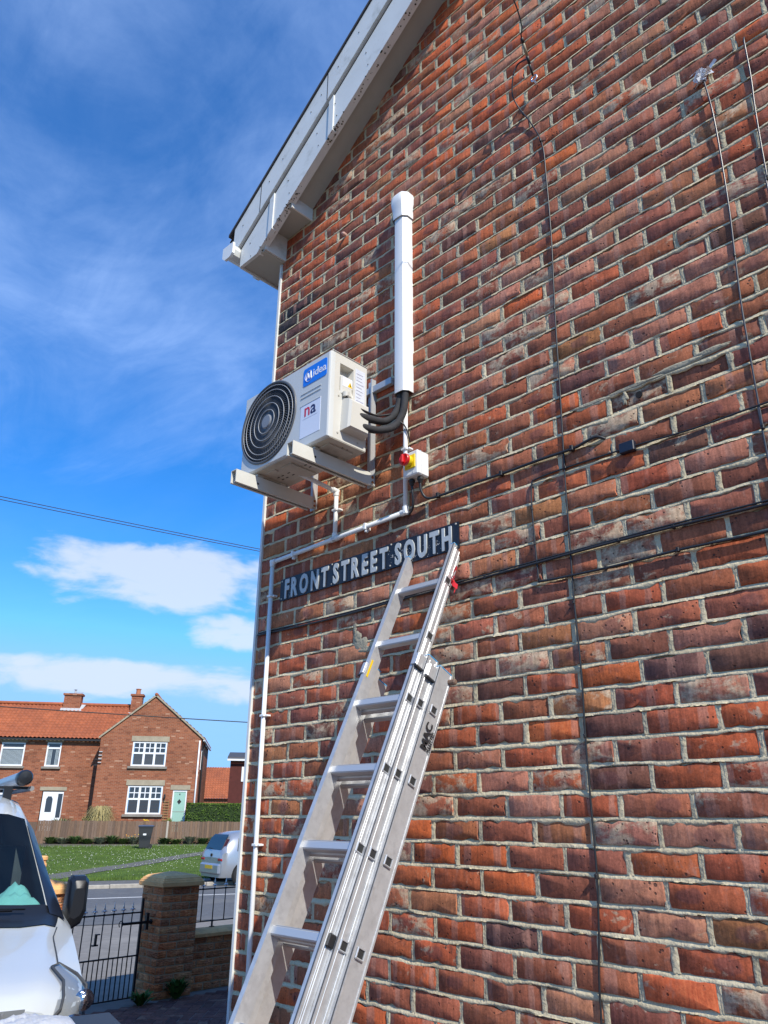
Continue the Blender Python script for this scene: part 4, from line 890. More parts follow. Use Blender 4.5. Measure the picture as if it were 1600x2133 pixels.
for si, (d0, dd, lt, lb, ex) in enumerate(SEC):
    for sd in (0, 1):
        x0 = (-ex if sd == 0 else WX - .0 + ex); fl = .021
        mb = MB(tf=LF)
        # C-section stile: web on the outside, flanges front and back
        xo = x0 if sd == 0 else x0 + fl
        sgn_ = 1 if sd == 0 else -1
        mb.box((xo, d0, lb), (xo + sgn_ * .004, d0 + dd, lt)); mb.box((xo + sgn_ * .0041, d0, lb), (xo + sgn_ * fl, d0 + .004, lt)); mb.box((xo + sgn_ * .0041, d0 + dd - .004, lb), (xo + sgn_ * fl, d0 + dd, lt))
        mb.box((xo + sgn_ * (fl - .003), d0 + .0041, lb), (xo + sgn_ * fl, d0 + dd - .0041, lt))
        if sd == 1 and si == 0: mb.cbox((xo, d0 + dd * .30, lb), (xo + .005, d0 + dd * .72, lt - .02), .003)
        if sd == 1: mb.box((xo, d0 - .001, lb), (xo + .003, d0 + .006, lt)); mb.box((xo, d0 + dd - .006, lb), (xo + .003, d0 + dd + .001, lt))
        if sd == 1 and si < 2:
            for q_ in (.22, .78): mb.cbox((xo + .0001, d0 + dd * q_ - .003, lb), (xo + .0042, d0 + dd * q_ + .003, lt - .015), .0015)
        st_ = mb.build('stile', m_al, lad)
        if sd == 1: sb_ = MB(tf=LF); sb_.box((xo - .003, d0 - .0030, lb), (xo + .0006, d0 - .0012, lt)); sb_.build('stile_seam', mat('seam_dark', (.06, .06, .065), .7), lad)
        mb = MB(tf=LF); mb.cbox((x0 - .001, d0 - .001, lt), (x0 + fl + .001, d0 + dd + .001, lt + .006), .002); mb.build('end_cap', m_bluec, lad)
        if si == 2: mb = MB(tf=LF); mb.cbox((x0 - .006, d0 - .006, lb - .05), (x0 + fl + .006, d0 + dd + .006, lb + .03), .006); mb.build('foot', m_black, lad)
    k = 0
    while True:
        l = -.136 - .2835 * k; k += 1
        if l < lb + .1: break
        if l > lt - .03: continue
        mb = MB(tf=LF); dm = d0 + (.028 if si < 2 else .030)
        mb.cbox((.006 - ex, dm - .015, l - .015), (WX + .015 + ex, dm + .015, l + .015), .004)
        for q in range(4): mb.box((.03, dm - .0125 + q * .0066, l + .0150), (WX - .004, dm - .010 + q * .0066, l + .0163))
        mb.build('rung', m_alr, lad)
        for sd in (0, 1):
            xo = -ex if sd == 0 else WX + fl + ex; s_g = -1 if sd == 0 else 1
            if si == 0 and sd == 1 and k == 6: continue
            mb = MB(tf=LF); o_ = [(dm - .016, l - .015), (dm + .016, l - .015), (dm + .016, l + .015), (dm - .016, l + .015)]
            for (a, b), (c, d) in zip(o_, o_[1:] + o_[:1]): mb.tube([(xo + s_g * .0045, a, b), (xo + s_g * .0045, c, d)], .0032, 5)
            mb.build('rung_rim', m_alr, lad)
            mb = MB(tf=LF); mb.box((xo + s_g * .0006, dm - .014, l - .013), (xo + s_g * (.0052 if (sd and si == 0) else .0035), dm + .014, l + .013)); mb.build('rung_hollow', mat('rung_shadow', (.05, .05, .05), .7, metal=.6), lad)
mb = MB(tf=LF); mb.cbox((WX + .0265, .010, -1.575), (WX + .036, .046, -1.535), .005); mb.build('plastic_plug', m_black, lad)
for d0, l0, e_ in ((.050, -.545, 0), (.100, -.565, .0225)):
    for sd in (0, 1):
        xo = WX + .026 + e_ if sd else -.017 - e_
        mb = MB(tf=LF); mb.cbox((xo, d0 - .05, l0 - .028), (xo + .010, d0 + .048, l0 + .028), .003); mb.cbox((xo - .02 if sd else xo + .0101, d0 - .056, l0 - .026), (xo + .010 if sd else xo + .03, d0 - .0501, l0 + .026), .002); mb.build('guide_bracket', m_al, lad)
        mb = MB(tf=LF); mb.box((xo - .001, d0 - .052, l0 - .034), (xo + .011, d0 + .05, l0 - .0281)); mb.build('guide_pad', m_black, lad)
mb = MB(tf=LF); mb.lathe([(.012, 0), (.012, .03), (.008, .034)], (WX + .066, .165, -.555), 'x', 10); mb.build('hook_pin', mat('pin_rust', (.16, .10, .07), .7), lad)
mb = MB(tf=LF); mb.box((.0212, .010, -.58), (.0222, .020, -.50)); mb.build('yellow_tape', mat('tape_yellow', (.75, .50, .01), .5), lad)
ex_ = -EL; ey_ = ED * -1
me, a, b = text_mesh('MAC', .046, .0003, .0016, 1.05); place_text(me, 'brand_lettering', m_black, lad, basis(EL, -ED, (1, 0, 0), LF(WX + .0712, .142, -.86)))
me, a, b = text_mesh('ALLISTER', .019, .0003, .0006, 1.05); place_text(me, 'brand_lettering', m_black, lad, basis(EL, -ED, (1, 0, 0), LF(WX + .0712, .159, -.86)))
mb = MB(tf=LF); mb.box((WX + .0704, .1615, -.865), (WX + .0716, .1640, -.735)); mb.build('brand_underline', m_black, lad)
# red strap tied at the top
mb = MB()
c0 = Vector(LF(WX + .03, .05, -.12)); m_strap = mat('strap_red', (.72, .02, .025), .6)
for pts_, wdt in (([(0, 0, 0), (.012, -.01, .03), (.035, -.015, .045), (.03, -.02, .012), (.005, -.015, -.005)], .010), ([(.0, -.01, 0), (.018, -.02, -.02), (.040, -.02, -.04)], .011), ([(.0, -.01, 0), (-.002, -.015, -.03), (-.006, -.02, -.062)], .008), ([(.002, 0, .0), (.014, .0, -.03), (.012, -.01, -.06)], .007)):
    L = spline([c0 + Vector(p) for p in pts_], 4); mb.grid([[tuple(p + Vector((0, wdt * .3, wdt))), tuple(p - Vector((0, wdt * .3, wdt)))] for p in L]); mb.grid([[tuple(p + Vector((.002, wdt * .3, wdt))), tuple(p + Vector((.002, -wdt * .3, -wdt)))] for p in L])
mb.build('red_strap', m_strap, label='short red strap knotted to the right stile near the top of the ladder', cat='strap', fix=False)

# ================================================================== BOUNDARY: pillars, low wall, railing, gate, block paving
PX0, PX1 = -5.12, -4.67
RP = [(.60, .22, .085), (.54, .20, .08), (.64, .28, .12), (.46, .18, .08), (.64, .20, .07)]
RH, RL = .065, .215
RUST = [to_mesh('brick', *brick_mesh('brick', RL, RH, 5, 2, .0012, .05, .003, .004), RL, RH, RUSTIC) for _ in range(10)]
m_cap = mat('cap_stone', (.84, .46, .18), .85, noise=.18, scale=9., bump=.004, bscale=40., dirt=(.50, .30, .15), dscale=4.)
def rcol(): c = np.array(RP[rng.integers(0, 5)]) * rng.uniform(.8, 1.15); return (*c, rng.random())
def brick_run(parent, x0, y0, dx, dy, length, z, phase, rot):
    """one course of bricks along a face, from (x0,y0) in direction (dx,dy)"""
    p = -phase
    while p < length - .02:
        a, b = max(p, 0), min(p + .225, length); L = b - a - .01
        if L > .03:
            c = (a + b) / 2; o = inst('brick', RUST[rng.integers(0, 10)], parent, (x0 + dx * c, y0 + dy * c, z), (rng.normal(0, .01), 0, rot + rng.normal(0, .01)), rcol()); o.scale = (L / RL, 1, 1)
        p += .225
def pillar(y0, y1, label):
    t = thing('gate_pillar', ((PX0 + PX1) / 2, (y0 + y1) / 2, 0), label, 'pillar', 'gate pillars')
    core = MB().box((PX0 + .004, y0 + .004, 0), (PX1 - .004, y1 - .004, 1.052)).build('mortar_core', MORTAR_P, t)
    for k in range(14):
        z = k * .075 + .0375; ph = .1125 * (k % 2); w_ = PX1 - PX0; d_ = y1 - y0
        brick_run(t, PX1, y0, 0, 1, d_, z, ph, R(90)); brick_run(t, PX0, y0, 1, 0, w_, z, .1125 - ph, 0)
        if k > 9: brick_run(t, PX1, y1, -1, 0, w_, z, .1125 - ph, R(180)); brick_run(t, PX0, y1, 0, -1, d_, z, ph, R(270))
    xc, yc = (PX0 + PX1) / 2, (y0 + y1) / 2; hx, hy = (PX1 - PX0) / 2, (y1 - y0) / 2; rows = []
    for z, e in ((1.053, .02), (1.06, .034), (1.10, .036), (1.104, .026), (1.122, .022), (1.125, .010), (1.142, .006), (1.145, -.008), (1.163, -.03), (1.195, -.20)):
        ax, ay = hx + e, hy + e; rows.append([(xc - ax, yc - ay, z), (xc + ax, yc - ay, z), (xc + ax, yc + ay, z), (xc - ax, yc + ay, z)])
    mb = MB(); mb.grid(rows, close=True); mb.add(rows[-1], [(0, 1, 2, 3)]); mb.add(rows[0], [(3, 2, 1, 0)]); mb.build('coping_cap', m_cap, t)
    return t
pillar(2.35, 2.80, 'brown brick gate pillar with a stepped stone cap right of the iron gate')
pillar(.82, 1.27, 'brown brick gate pillar mostly hidden behind the white van')
mb = MB(); mb.lathe([(.075, 0), (.075, .02), (.055, .03), (.05, .10), (.058, .105), (.058, .125), (.048, .13), (.048, .16), (.06, .165), (.06, .19), (.045, .20), (.04, .20)], (-4.88, 1.06, 1.195), 'z', 14); mb.build('stone_finial', m_cap, label='small carved stone finial on top of the hidden gate pillar', cat='finial', smooth=40)
lw = thing('garden_wall', (-4.9, 4.5, 0), 'low brown brick front wall with a stone coping right of the gate pillar', 'wall')
MB().box((-5.0, 2.83, 0), (-4.789, 9, .52)).build('mortar_core', MORTAR_P, lw)
for k in range(7): brick_run(lw, -4.785, 2.80, 0, 1, 2.6, k * .075 + .0375, .1125 * (k % 2), R(90))
for k in range(9):
    a = 2.81 + k * .62; mb = MB(); mb.prism([(-5.04, a, .522), (-4.745, a, .522), (-4.74, a, .555), (-4.76, a, .572), (-4.80, a, .588), (-4.89, a, .60), (-4.98, a, .588), (-5.045, a, .56)], (0, .612, 0)); mb.build('coping_stone', m_cap, lw)
m_iron = mat('black_iron', (.012, .012, .013), .45, noise=.2, scale=40.)
m_silv = mat('finial_silver', (.62, .62, .64), .3, metal=.8)
def spear(x, y, z, parent, s=1.):
    mb = MB(); mb.lathe([(.010 * s, 0), (.013 * s, .004 * s), (.006 * s, .010 * s), (.008 * s, .016 * s), (.018 * s, .026 * s), (.014 * s, .034 * s), (.007 * s, .042 * s), (.011 * s, .050 * s), (.008 * s, .062 * s), (.003 * s, .09 * s), (.0006, .112 * s)], (x, y, z), 'z', 8)
    for a in (1, -1): mb.tube(spline([(x, y, z + .03 * s), (x, y + a * .02 * s, z + .036 * s), (x, y + a * .028 * s, z + .022 * s)], 3), .004 * s, 5)
    mb.build('spear_finial', m_silv, parent, smooth=True)
rl_ = thing('railing', (-4.88, 4.4, .6), 'black iron railing with silver spear heads along the low wall', 'railing')
MB().box((-4.888, 2.82, .985), (-4.872, 8, .999)).build('top_rail', m_iron, rl_); MB().box((-4.888, 2.82, .655), (-4.872, 8, .667)).build('bottom_rail', m_iron, rl_)
for k in range(24):
    y = 2.985 + k * .155
    MB().tube([(-4.88, y, .66), (-4.88, y, 1.0)], .0068, 6).build('bar', m_iron, rl_, smooth=True); spear(-4.88, y, 1.0, rl_, 1.0)
    if k % 4 == 1: MB().box((-4.89, y - .03, .60), (-4.87, y + .03, .606)).box((-4.888, y - .008, .606), (-4.872, y + .008, .655)).build('foot_plate', m_iron, rl_)
gt = thing('iron_gate', (-4.86, 1.8, .02), 'black iron garden gate with silver spear heads between the pillars', 'gate')
for z in (.02, .40, .805): MB().box((-4.868, 1.30, z), (-4.852, 2.235, z + .014)).build('gate_rail', m_iron, gt)
MB().box((-4.872, 2.215, -.01), (-4.848, 2.237, .945)).build('gate_stile', m_iron, gt); MB().box((-4.872, 1.295, -.01), (-4.848, 1.317, .90)).build('gate_stile', m_iron, gt)
for k in range(8):
    y = 2.115 - k * .106; MB().tube([(-4.86, y, .03), (-4.86, y, .82)], .0068, 6).build('bar', m_iron, gt, smooth=True); spear(-4.86, y, .82, gt, .98)
for k in range(9): MB().tube([(-4.86, 2.168 - k * .106, .03), (-4.86, 2.168 - k * .106, .41)], .0062, 6).build('short_bar', m_iron, gt, smooth=True)
mb = MB(); mb.cbox((-4.875, 2.02, .70), (-4.845, 2.36, .725), .004); mb.lathe([(.022, 2.33), (.026, 2.34), (.026, 2.36)], (-4.86, 0, .713), 'y', 8); mb.box((-4.88, 2.28, .64), (-4.84, 2.31, .80)); mb.build('latch', m_iron, gt)
MB().tube([(-4.86, 2.02 - .022 + .022 * math.cos(t), .735 - .022 + .03 * math.sin(t)) for t in np.linspace(-1.2, 4.2, 14)], .005, 6).build('curled_handle', m_iron, gt, smooth=True)
mb = MB(); mb.box((-4.874, 1.728, .54), (-4.846, 1.745, .645)); mb.box((-4.874, 1.705, .535), (-4.846, 1.765, .548)); mb.box((-4.874, 1.7455, .634), (-4.846, 1.775, .644)); mb.build('lock_bracket', m_iron, gt)
# herringbone block paving
m_blk = brick_material('paving_block', True, bands=False, bump=.002)
m_blkj = brick_material('paving_block_joined', False, bands=False, bump=.002)
strip_me = MB(); strip_me.add([(-4.66, -8, -.004), (8, -8, -.004), (8, -.0, -.004), (0, -.0, -.004), (0, 9, -.004), (-4.66, 9, -.004)], [(0, 1, 2, 3, 4, 5)])
drive = strip_me.build('driveway', mat('paving_sand', (.16, .12, .09), .95, noise=.3, scale=30.), kind='structure')
MB().add([(-5.3, 1.2, .0), (-4.6, 1.2, .0), (-4.6, 2.4, .0), (-5.3, 2.4, .0)], [(0, 1, 2, 3)]).build('gateway_slab', m_pave, kind='structure')
def blk(L, W): mb = MB(); mb.cbox((-L / 2, -W / 2, -.03), (L / 2, W / 2, .004), .004); return mb
bme = blk(.196, .096).mesh('paving_block'); bme.materials.append(m_blk)
c45 = math.cos(R(45)); used = []
def hb(n):
    for i in range(-n, n):
        for j in range(-n, n):
            yield (.4 * 0 + i * .1 + j * .2 + .1, i * .1 - j * .2 * 1 + .05, 0); yield (i * .1 + j * .2 + .05 + .0, i * .1 - j * .2 + .2 - .0, 1)
cand = []
for px_, py_, o in hb(48):
    x = -2.6 + (px_ * c45 - py_ * c45); y = 2.2 + (px_ * c45 + py_ * c45)
    if not (-4.6 < x < -.02 if y > -.1 else -4.6 < x < 6) or not -4 < y < 6: continue
    q = px_pos((x, y, 0)); inv = bool(q and -30 < q[0] < 1630 and 1500 < q[1] < 2190 and y > .6)
    cand.append(((Vector((x, y, 0)) - CAM).length + (0 if inv else 100), x, y, o, inv))
cand.sort(); jv, jf, jc = [], [], []
bmv = blk(.196, .096)
for n_, (d_, x, y, o, inv) in enumerate(cand):
    c = np.array([(.13, .065, .052), (.11, .06, .05), (.15, .075, .058), (.10, .052, .047)][rng.integers(0, 4)]) * rng.uniform(.85, 1.2); sd = rng.random(); rz = R(45) + (R(90) if o else 0) + rng.normal(0, .006); zz = rng.normal(0, .0012)
    if inv and n_ < 300: inst('paving_block', bme, drive, (x, y, zz), (rng.normal(0, .006), rng.normal(0, .006), rz), (*c, sd))
    else:
        k = len(jv); cr, sr = math.cos(rz), math.sin(rz)
        for a, b, z in bmv.v: jv.append((x + a * cr - b * sr, y + a * sr + b * cr, z + zz)); jc.append((*c, sd))
        jf += [tuple(q + k for q in f) for f in bmv.f]
me = bpy.data.meshes.new('block_paving'); me.from_pydata(jv, [], jf); me.update(); ca = me.color_attributes.new('Col', 'FLOAT_COLOR', 'POINT'); ca.data.foreach_set('color', np.array(jc, dtype=np.float32).ravel()); me.materials.append(m_blkj)
ob = bpy.data.objects.new('block_paving', me); COL.objects.link(ob); ob.parent = drive; tag(ob, kind='stuff')
# weeds at the pillar foot
def leafy(name, loc, label, cat, n, h, spread, colr, wl=.03, group=None, flower=None, up_=.6):
    t = thing(name, loc, label, cat, group); mb = MB()
    for _ in range(n):
        a = rng.uniform(0, 6.28); r = spread * rng.random() ** .6; hh = h * rng.uniform(.4, 1); tip = Vector((loc[0] + math.cos(a) * r, loc[1] + math.sin(a) * r, loc[2] + hh)); b0 = Vector((loc[0] + math.cos(a) * r * .2, loc[1] + math.sin(a) * r * .2, loc[2]))
        md = (b0 + tip) / 2 + Vector((0, 0, hh * .3)); sd = Vector((-math.sin(a), math.cos(a), rng.uniform(-.4, .4))) * wl * rng.uniform(.5, 1)
        mb.add([tuple(b0), tuple(md - sd), tuple(md + sd), tuple(tip)], [(0, 1, 2), (1, 3, 2)])
    mb.build('foliage', mat(colr[0], colr[1], .7, noise=.5, scale=14., spec=.3), t, fix=False)
    if flower:
        fb = MB()
        for _ in range(flower[2]):
            a = rng.uniform(0, 6.28); r = spread * rng.random(); c = (loc[0] + math.cos(a) * r, loc[1] + math.sin(a) * r, loc[2] + h * rng.uniform(.7, 1.1)); fb.lathe([(.005, 0), (.035, .01), (.02, .03)], c, 'z', 6)
        fb.build('flower', mat(flower[0], flower[1], .7), t, kind='stuff', fix=False)
    return t
leafy('weed', (-4.58, 2.16, 0), 'low leafy weed at the left foot of the brick gate pillar', 'weed', 70, .13, .16, ('weed_green', (.05, .12, .022)), .022, 'weeds by the gate pillar')
leafy('weed', (-4.60, 2.58, 0), 'bushier green weed in front of the right half of the brick gate pillar', 'weed', 110, .20, .17, ('weed_green', (.05, .12, .022)), .022, 'weeds by the gate pillar')

# ================================================================== VAN
VP = R(-15); VF = (math.cos(VP), math.sin(VP)); VLf = (-VF[1], VF[0]); VO = (-.57, -1.42)
def VT(x, y, z): return (VO[0] + VF[0] * x + VLf[0] * y, VO[1] + VF[1] * x + VLf[1] * y, z)
m_van = mat('van_white', (.50, .53, .545), .28, spec=.5, coat=.5, noise=.02, scale=2.)
m_vgrey = mat('van_grey_plastic', (.16, .17, .18), .6)
m_vblk = mat('van_black', (.010, .011, .014), .35)
van = thing('white_van', VT(-2.4, 0, 0), 'white van parked facing the house at the lower left edge', 'van')
XS = [0, -.03, -.08, -.18, -.35, -.6, -.9, -1.15, -1.28, -1.45, -1.65, -1.85, -2.02, -2.12, -2.3, -2.6, -3.2, -4.6, -4.78, -4.8]
def ztop(x): return float(np.interp(-x, [0, .03, .08, .18, .35, .6, .9, 1.15, 1.28, 2.02, 2.12, 2.3, 2.6, 3.2, 4.6, 4.8], [.99, 1.035, 1.06, 1.085, 1.105, 1.14, 1.175, 1.205, 1.235, 1.80, 1.842, 1.885, 1.925, 1.95, 1.95, 1.9]))
def hwid(x): return float(np.interp(-x, [0, .03, .08, .18, .35, .6, .9, 1.3, 2, 4.6, 4.8], [.76, .82, .865, .905, .935, .955, .98, 1.01, 1.02, 1.02, .98]))
def zbelt(x): return float(np.interp(-x, [0, .1, .6, 1.28, 5], [.94, .99, 1.07, 1.16, 1.2]))
def htop(x): return float(np.interp(-x, [0, .1, .35, .9, 1.28, 2.1, 5], [.70, .76, .80, .84, .925, .775, .84]))
def vsec(x):
    h, ht, zb, zt = hwid(x), htop(x), zbelt(x), ztop(x); k = min(1., max(0., (zt - zb) / .5)); zs_ = zb + (zt - zb) * (.80 if k > .3 else .6)
    half = [(h * .97, .30), (h, .45), (h, (.45 + zb) / 2), (h, zb), (h + (ht - h) * .5, zb + (zs_ - zb) * .55), (ht + .012, zs_), (ht - .05, zt - (zt - zs_) * .38), (ht * .8, zt - .018), (ht * .5, zt - .006), (0, zt)]
    return half + [(-y, z) for y, z in half[-2::-1]]
rows = [[(x, y, z) for y, z in vsec(x)] for x in XS]
mb = MB(tf=VT); n = len(rows[0]); vs = [p for r in rows for p in r]; fs = []
def is_ws(i, k): return 8 <= i <= 11 and 6 <= k <= n - 8
def is_sw(i, k): return 10 <= i <= 14 and (k == 4 or k == n - 6 or (i > 10 and k in (3, n - 5) and False))
for i in range(len(rows) - 1):
    for k in range(n - 1):
        if is_ws(i, k) or is_sw(i, k): continue
        fs.append((i * n + k, i * n + k + 1, (i + 1) * n + k + 1, (i + 1) * n + k))
mb.add(vs, fs); mb.add(rows[-1], [tuple(range(n))]); mb.add(rows[0], [tuple(range(n))])
mb.build('body', m_van, van, smooth=55)
m_vgl = glass_mat('windscreen_glass', (.80, .90, .90), 0.)
def patch(i0_, i1_, k0, k1, off=0.):
    out = []
    for i in range(i0_, i1_ + 1): out.append([(rows[i][k][0] + off * .6, rows[i][k][1], rows[i][k][2] + off) for k in range(k0, k1 + 1)])
    return out
MB(tf=VT).grid(patch(8, 12, 6, n - 7)).build('windscreen', m_vgl, van, smooth=True, fix=False)
for k0 in (4, n - 6): MB(tf=VT).grid(patch(10, 15, k0, k0 + 1)).build('side_window', m_vgl, van, fix=False)
# dark pillar trim along the windscreen sides, cowl below it
for k0 in (4, n - 7):
    kk = (4, 6) if k0 == 4 else (n - 7, n - 5)
    rr = []
    for i in range(8, 13):
        P = [rows[i][k] for k in range(kk[0], kk[1] + 1)]; s_g = 1 if P[1][1] > 0 else -1; rr.append([(p[0] + .006, p[1] + .006 * s_g, p[2] + .008) for p in P])
    MB(tf=VT).grid(rr).build('pillar_trim', mat('pillar_dark', (.012, .016, .028), .3), van, smooth=True)
rr = [[(x, p[0], p[1] + .006) for p in vsec(x)[5:n - 5]] for x in (-1.10, -1.2, -1.29, -1.35)]
rr[-1] = [(a, b, c - .0) for a, b, c in rr[-1]]; MB(tf=VT).grid(rr).build('scuttle', m_vblk, van, smooth=True)
for y0, y1, z in ((.62, -.1, 1.262), (.0, -.7, 1.27)):
    mb = MB(tf=VT); mb.tube([(-1.16, y0 - .62, 1.235), (-1.25, y0 - .3, 1.262), (-1.262, y0 + .05, 1.258)], .008, 6); mb.tube([(-1.275, y0 - .55, 1.285), (-1.265, y0 + .12, 1.262)], .006, 6); mb.build('wiper', m_vblk, van, smooth=True)
# interior
MB(tf=VT).box((-1.25, -.86, .9), (-1.62, .86, 1.13)).build('dashboard', mat('dash_grey', (.03, .032, .036), .8), van)
MB(tf=VT).box((-2.9, -.88, .5), (-2.86, .88, 1.55)).build('bulkhead', mat('bulkhead_grey', (.08, .09, .10), .8), van)
for y in (-.42, .42): MB(tf=VT).cbox((-2.35, y - .24, .6), (-2.2, y + .24, 1.35), .05).cbox((-2.34, y - .12, 1.36), (-2.24, y + .12, 1.52), .04).build('seat', MATS['dash_grey'], van)
# bonnet vent, grille, bumper, headlights
mb = MB(tf=VT); mb.cbox((-.62, .30, 1.128), (-.50, .475, 1.150), .010); mb.build('bonnet_vent', m_vblk, van)
mb = MB(tf=VT); mb.cbox((-.06, -.80, .30), (.04, .80, .78), .04); mb.build('bumper', m_vgrey, van)
mb = MB(tf=VT); mb.grid([[(.006, y, z) for y in (-.70, -.3, .3, .64)] for z in (.79, .992)]); mb.build('grille_surround', m_vgrey, van)
mb = MB(tf=VT); mb.box((.008, -.5, .885), (.012, .5, .978)); mb.build('grille_opening', m_dark, van)
mb = MB(tf=VT)
for z in (.882, .905, .928, .951, .976): mb.box((.012, -.505, z), (.018, .505, z + .005))
for k in range(28): mb.box((.0125, -.5 + k * .037, .882), (.0172, -.5 + k * .037 + .004, .979))
mb.build('grille_mesh', m_vgrey, van, kind='stuff')
MB(tf=VT).box((.010, .545, .84), (.016, .555, .985)).build('chrome_strip', m_silv, van)
m_lens = glass_mat('lens', (.93, .95, .96), .0); m_refl = mat('reflector', (.80, .80, .80), .12, metal=1., bump=.01, bscale=35.)
for sd in (1, -1):
    def by(x, z):
        h_ = vsec(x)[:10]; return float(np.interp(z, [q[1] for q in h_], [q[0] for q in h_]))
    def HL(a, b, off, sd=sd):
        # the lens wraps the front corner: a 0 inner .. 1 outer, b 0 bottom .. 1 tip
        z = .66 + .43 * b
        O = [(.010, y) for y in (.56, .64, .70)] if z < .985 else []
        O += [(x, by(x, z)) for x in (0, -.015, -.03, -.055, -.08, -.13, -.18, -.26, -.35, -.45, -.6) if ztop(x) - .012 > z]
        L_ = [0.]
        for (xa, ya), (xb, yb) in zip(O, O[1:]): L_.append(L_[-1] + math.hypot(xb - xa, yb - ya))
        if z >= .985: L_ = [v + .17 + .9 * max(0, -O[0][0]) for v in L_]
        s0 = .05 + .42 * b ** 2.6; s1 = .36 + .22 * b; q = s0 + (s1 - s0) * a
        x = float(np.interp(q, L_, [p[0] for p in O])); y = float(np.interp(q, L_, [p[1] for p in O])); n_x, n_y = (1, .2) if x > -.02 else ((.75, .66) if x > -.12 else (.3, .95))
        return (x + (off + .010) * n_x, sd * (y + (off + .010) * n_y), z + .3 * off)
    t_h = MB(tf=VT).grid([[HL(a, b, .0) for a in np.linspace(0, 1, 8)] for b in np.linspace(0, 1, 10)]).build('headlight', mat('headlight_back', (.30, .31, .32), .45, metal=.2), van, smooth=True)
    MB(tf=VT).grid([[HL(a, b, .022 * math.sin(math.pi * min(a, 1)) ** .4 + .004) for a in np.linspace(0, 1, 8)] for b in np.linspace(0, 1, 10)]).build('lens', m_lens, t_h, smooth=True, fix=False)
    edge_ = [HL(a, b, .012) for a, b in [(0, q) for q in np.linspace(0, 1, 12)] + [(1, q) for q in np.linspace(1, 0, 12)]]
    MB(tf=VT).tube(edge_ + [edge_[0]], .007, 5).build('headlight_seal', mat('seal_grey', (.05, .052, .055), .6), t_h, smooth=True)
    MB(tf=VT).tube([(x, sd * (htop(x) + .020), vsec(x)[5][1] + .002) for x in np.linspace(-1.1, -.42, 12)], .0035, 5).build('bonnet_gap', MATS['seal_grey'], van, smooth=True)
    for a, b, r in ((.5, .52, .062), (.48, .24, .06), (.55, .74, .045)):
        c = HL(a, b, .010); mb = MB(tf=VT); mb.lathe([(r, .014), (r * .96, .010), (r * .7, .004), (r * .25, .002), (.004, .008)], c, 'x', 16); mb.build('lamp_bowl', m_refl, t_h, smooth=True)
    c = HL(.5, .52, .02); mb = MB(tf=VT); mb.lathe([(.012, 0), (.010, .012), (.003, .016)], c, 'x', 10); mb.build('bulb', mat('amber', (.75, .22, .06), .3), t_h, smooth=True)
    # door mirror
    mb = MB(tf=VT); pr_ = [(.985, 1.14), (1.0, 1.40), (1.02, 1.425), (1.09, 1.425), (1.112, 1.40), (1.115, 1.22), (1.09, 1.15), (1.03, 1.115)]
    rws = []
    for x, k in ((-1.36, .55), (-1.375, .82), (-1.41, .97), (-1.47, 1.), (-1.53, .98)): rws.append([(x, sd * (1.05 + (y - 1.05) * k), 1.27 + (z - 1.27) * k) for y, z in pr_])
    mb.grid(rws, close=True); mb.add(rws[0], [tuple(range(8))]); mb.add(rws[-1], [tuple(range(8))]); mb.tube([(-1.45, sd * .92, 1.10), (-1.45, sd * 1.02, 1.16)], .035, 8); mb.build('door_mirror', m_vblk, van, smooth=35)
    mb = MB(tf=VT)
    for x in (-.85, -3.75):
        mb = MB(tf=VT); mb.lathe([(.17, -.10), (.30, -.11), (.325, -.09), (.325, .09), (.30, .11), (.17, .10)], (x, sd * .82, .325), 'y', 24); wh = mb.build('wheel', mat('tyre', (.02, .02, .021), .85), van, smooth=40)
        mb = MB(tf=VT); mb.lathe([(.17, sd * .06), (.16, sd * .085), (.05, sd * .07), (.03, sd * .09), (.001, sd * .09)], (x, sd * .82, .325), 'y', 16); mb.build('rim', m_silv, wh, smooth=40)
# roof bars and pipe tube
for x in (-2.55, -3.6):
    mb = MB(tf=VT); mb.box((x - .02, -.80, 1.958), (x + .02, .80, 1.978)); mb.box((x - .03, .62, 1.88), (x + .03, .68, 1.958)); mb.box((x - .03, -.68, 1.88), (x + .03, -.62, 1.958)); mb.build('roof_bar', m_vblk, van)
mb = MB(tf=VT); mb.tube(spline([(-2.36, .47, 1.90), (-2.38, .47, 1.94), (-2.5, .47, 2.12)], 5), [.012] * 6 + [.005] * 5, 6); mb.build('aerial', m_vblk, van, smooth=True)
pt = thing('pipe_carrier', VT(-3.0, .52, 2.01), 'silver pipe tube with a rounded black end cap on the van roof', 'pipe carrier')
mb = MB(tf=VT); mb.tube([(-2.45, .735, 2.035), (-4.7, .735, 2.035)], .052, 20); mb.build('tube', mat('tube_silver', (.45, .46, .48), .35, metal=.8), pt, smooth=40)
mb = MB(tf=VT); mb.lathe([(.056, -2.50), (.058, -2.44), (.056, -2.36), (.045, -2.34), (.001, -2.335)], (0, .735, 2.035), 'x', 20); mb.build('tube_cap', m_vblk, pt, smooth=35)
mb = MB(tf=VT); mb.tube([(-2.42, .80, 1.962), (-4.0, .80, 1.962)], .018, 12); mb.build('small_tube', mat('tube_grey', (.22, .22, .23), .5), pt, smooth=40)
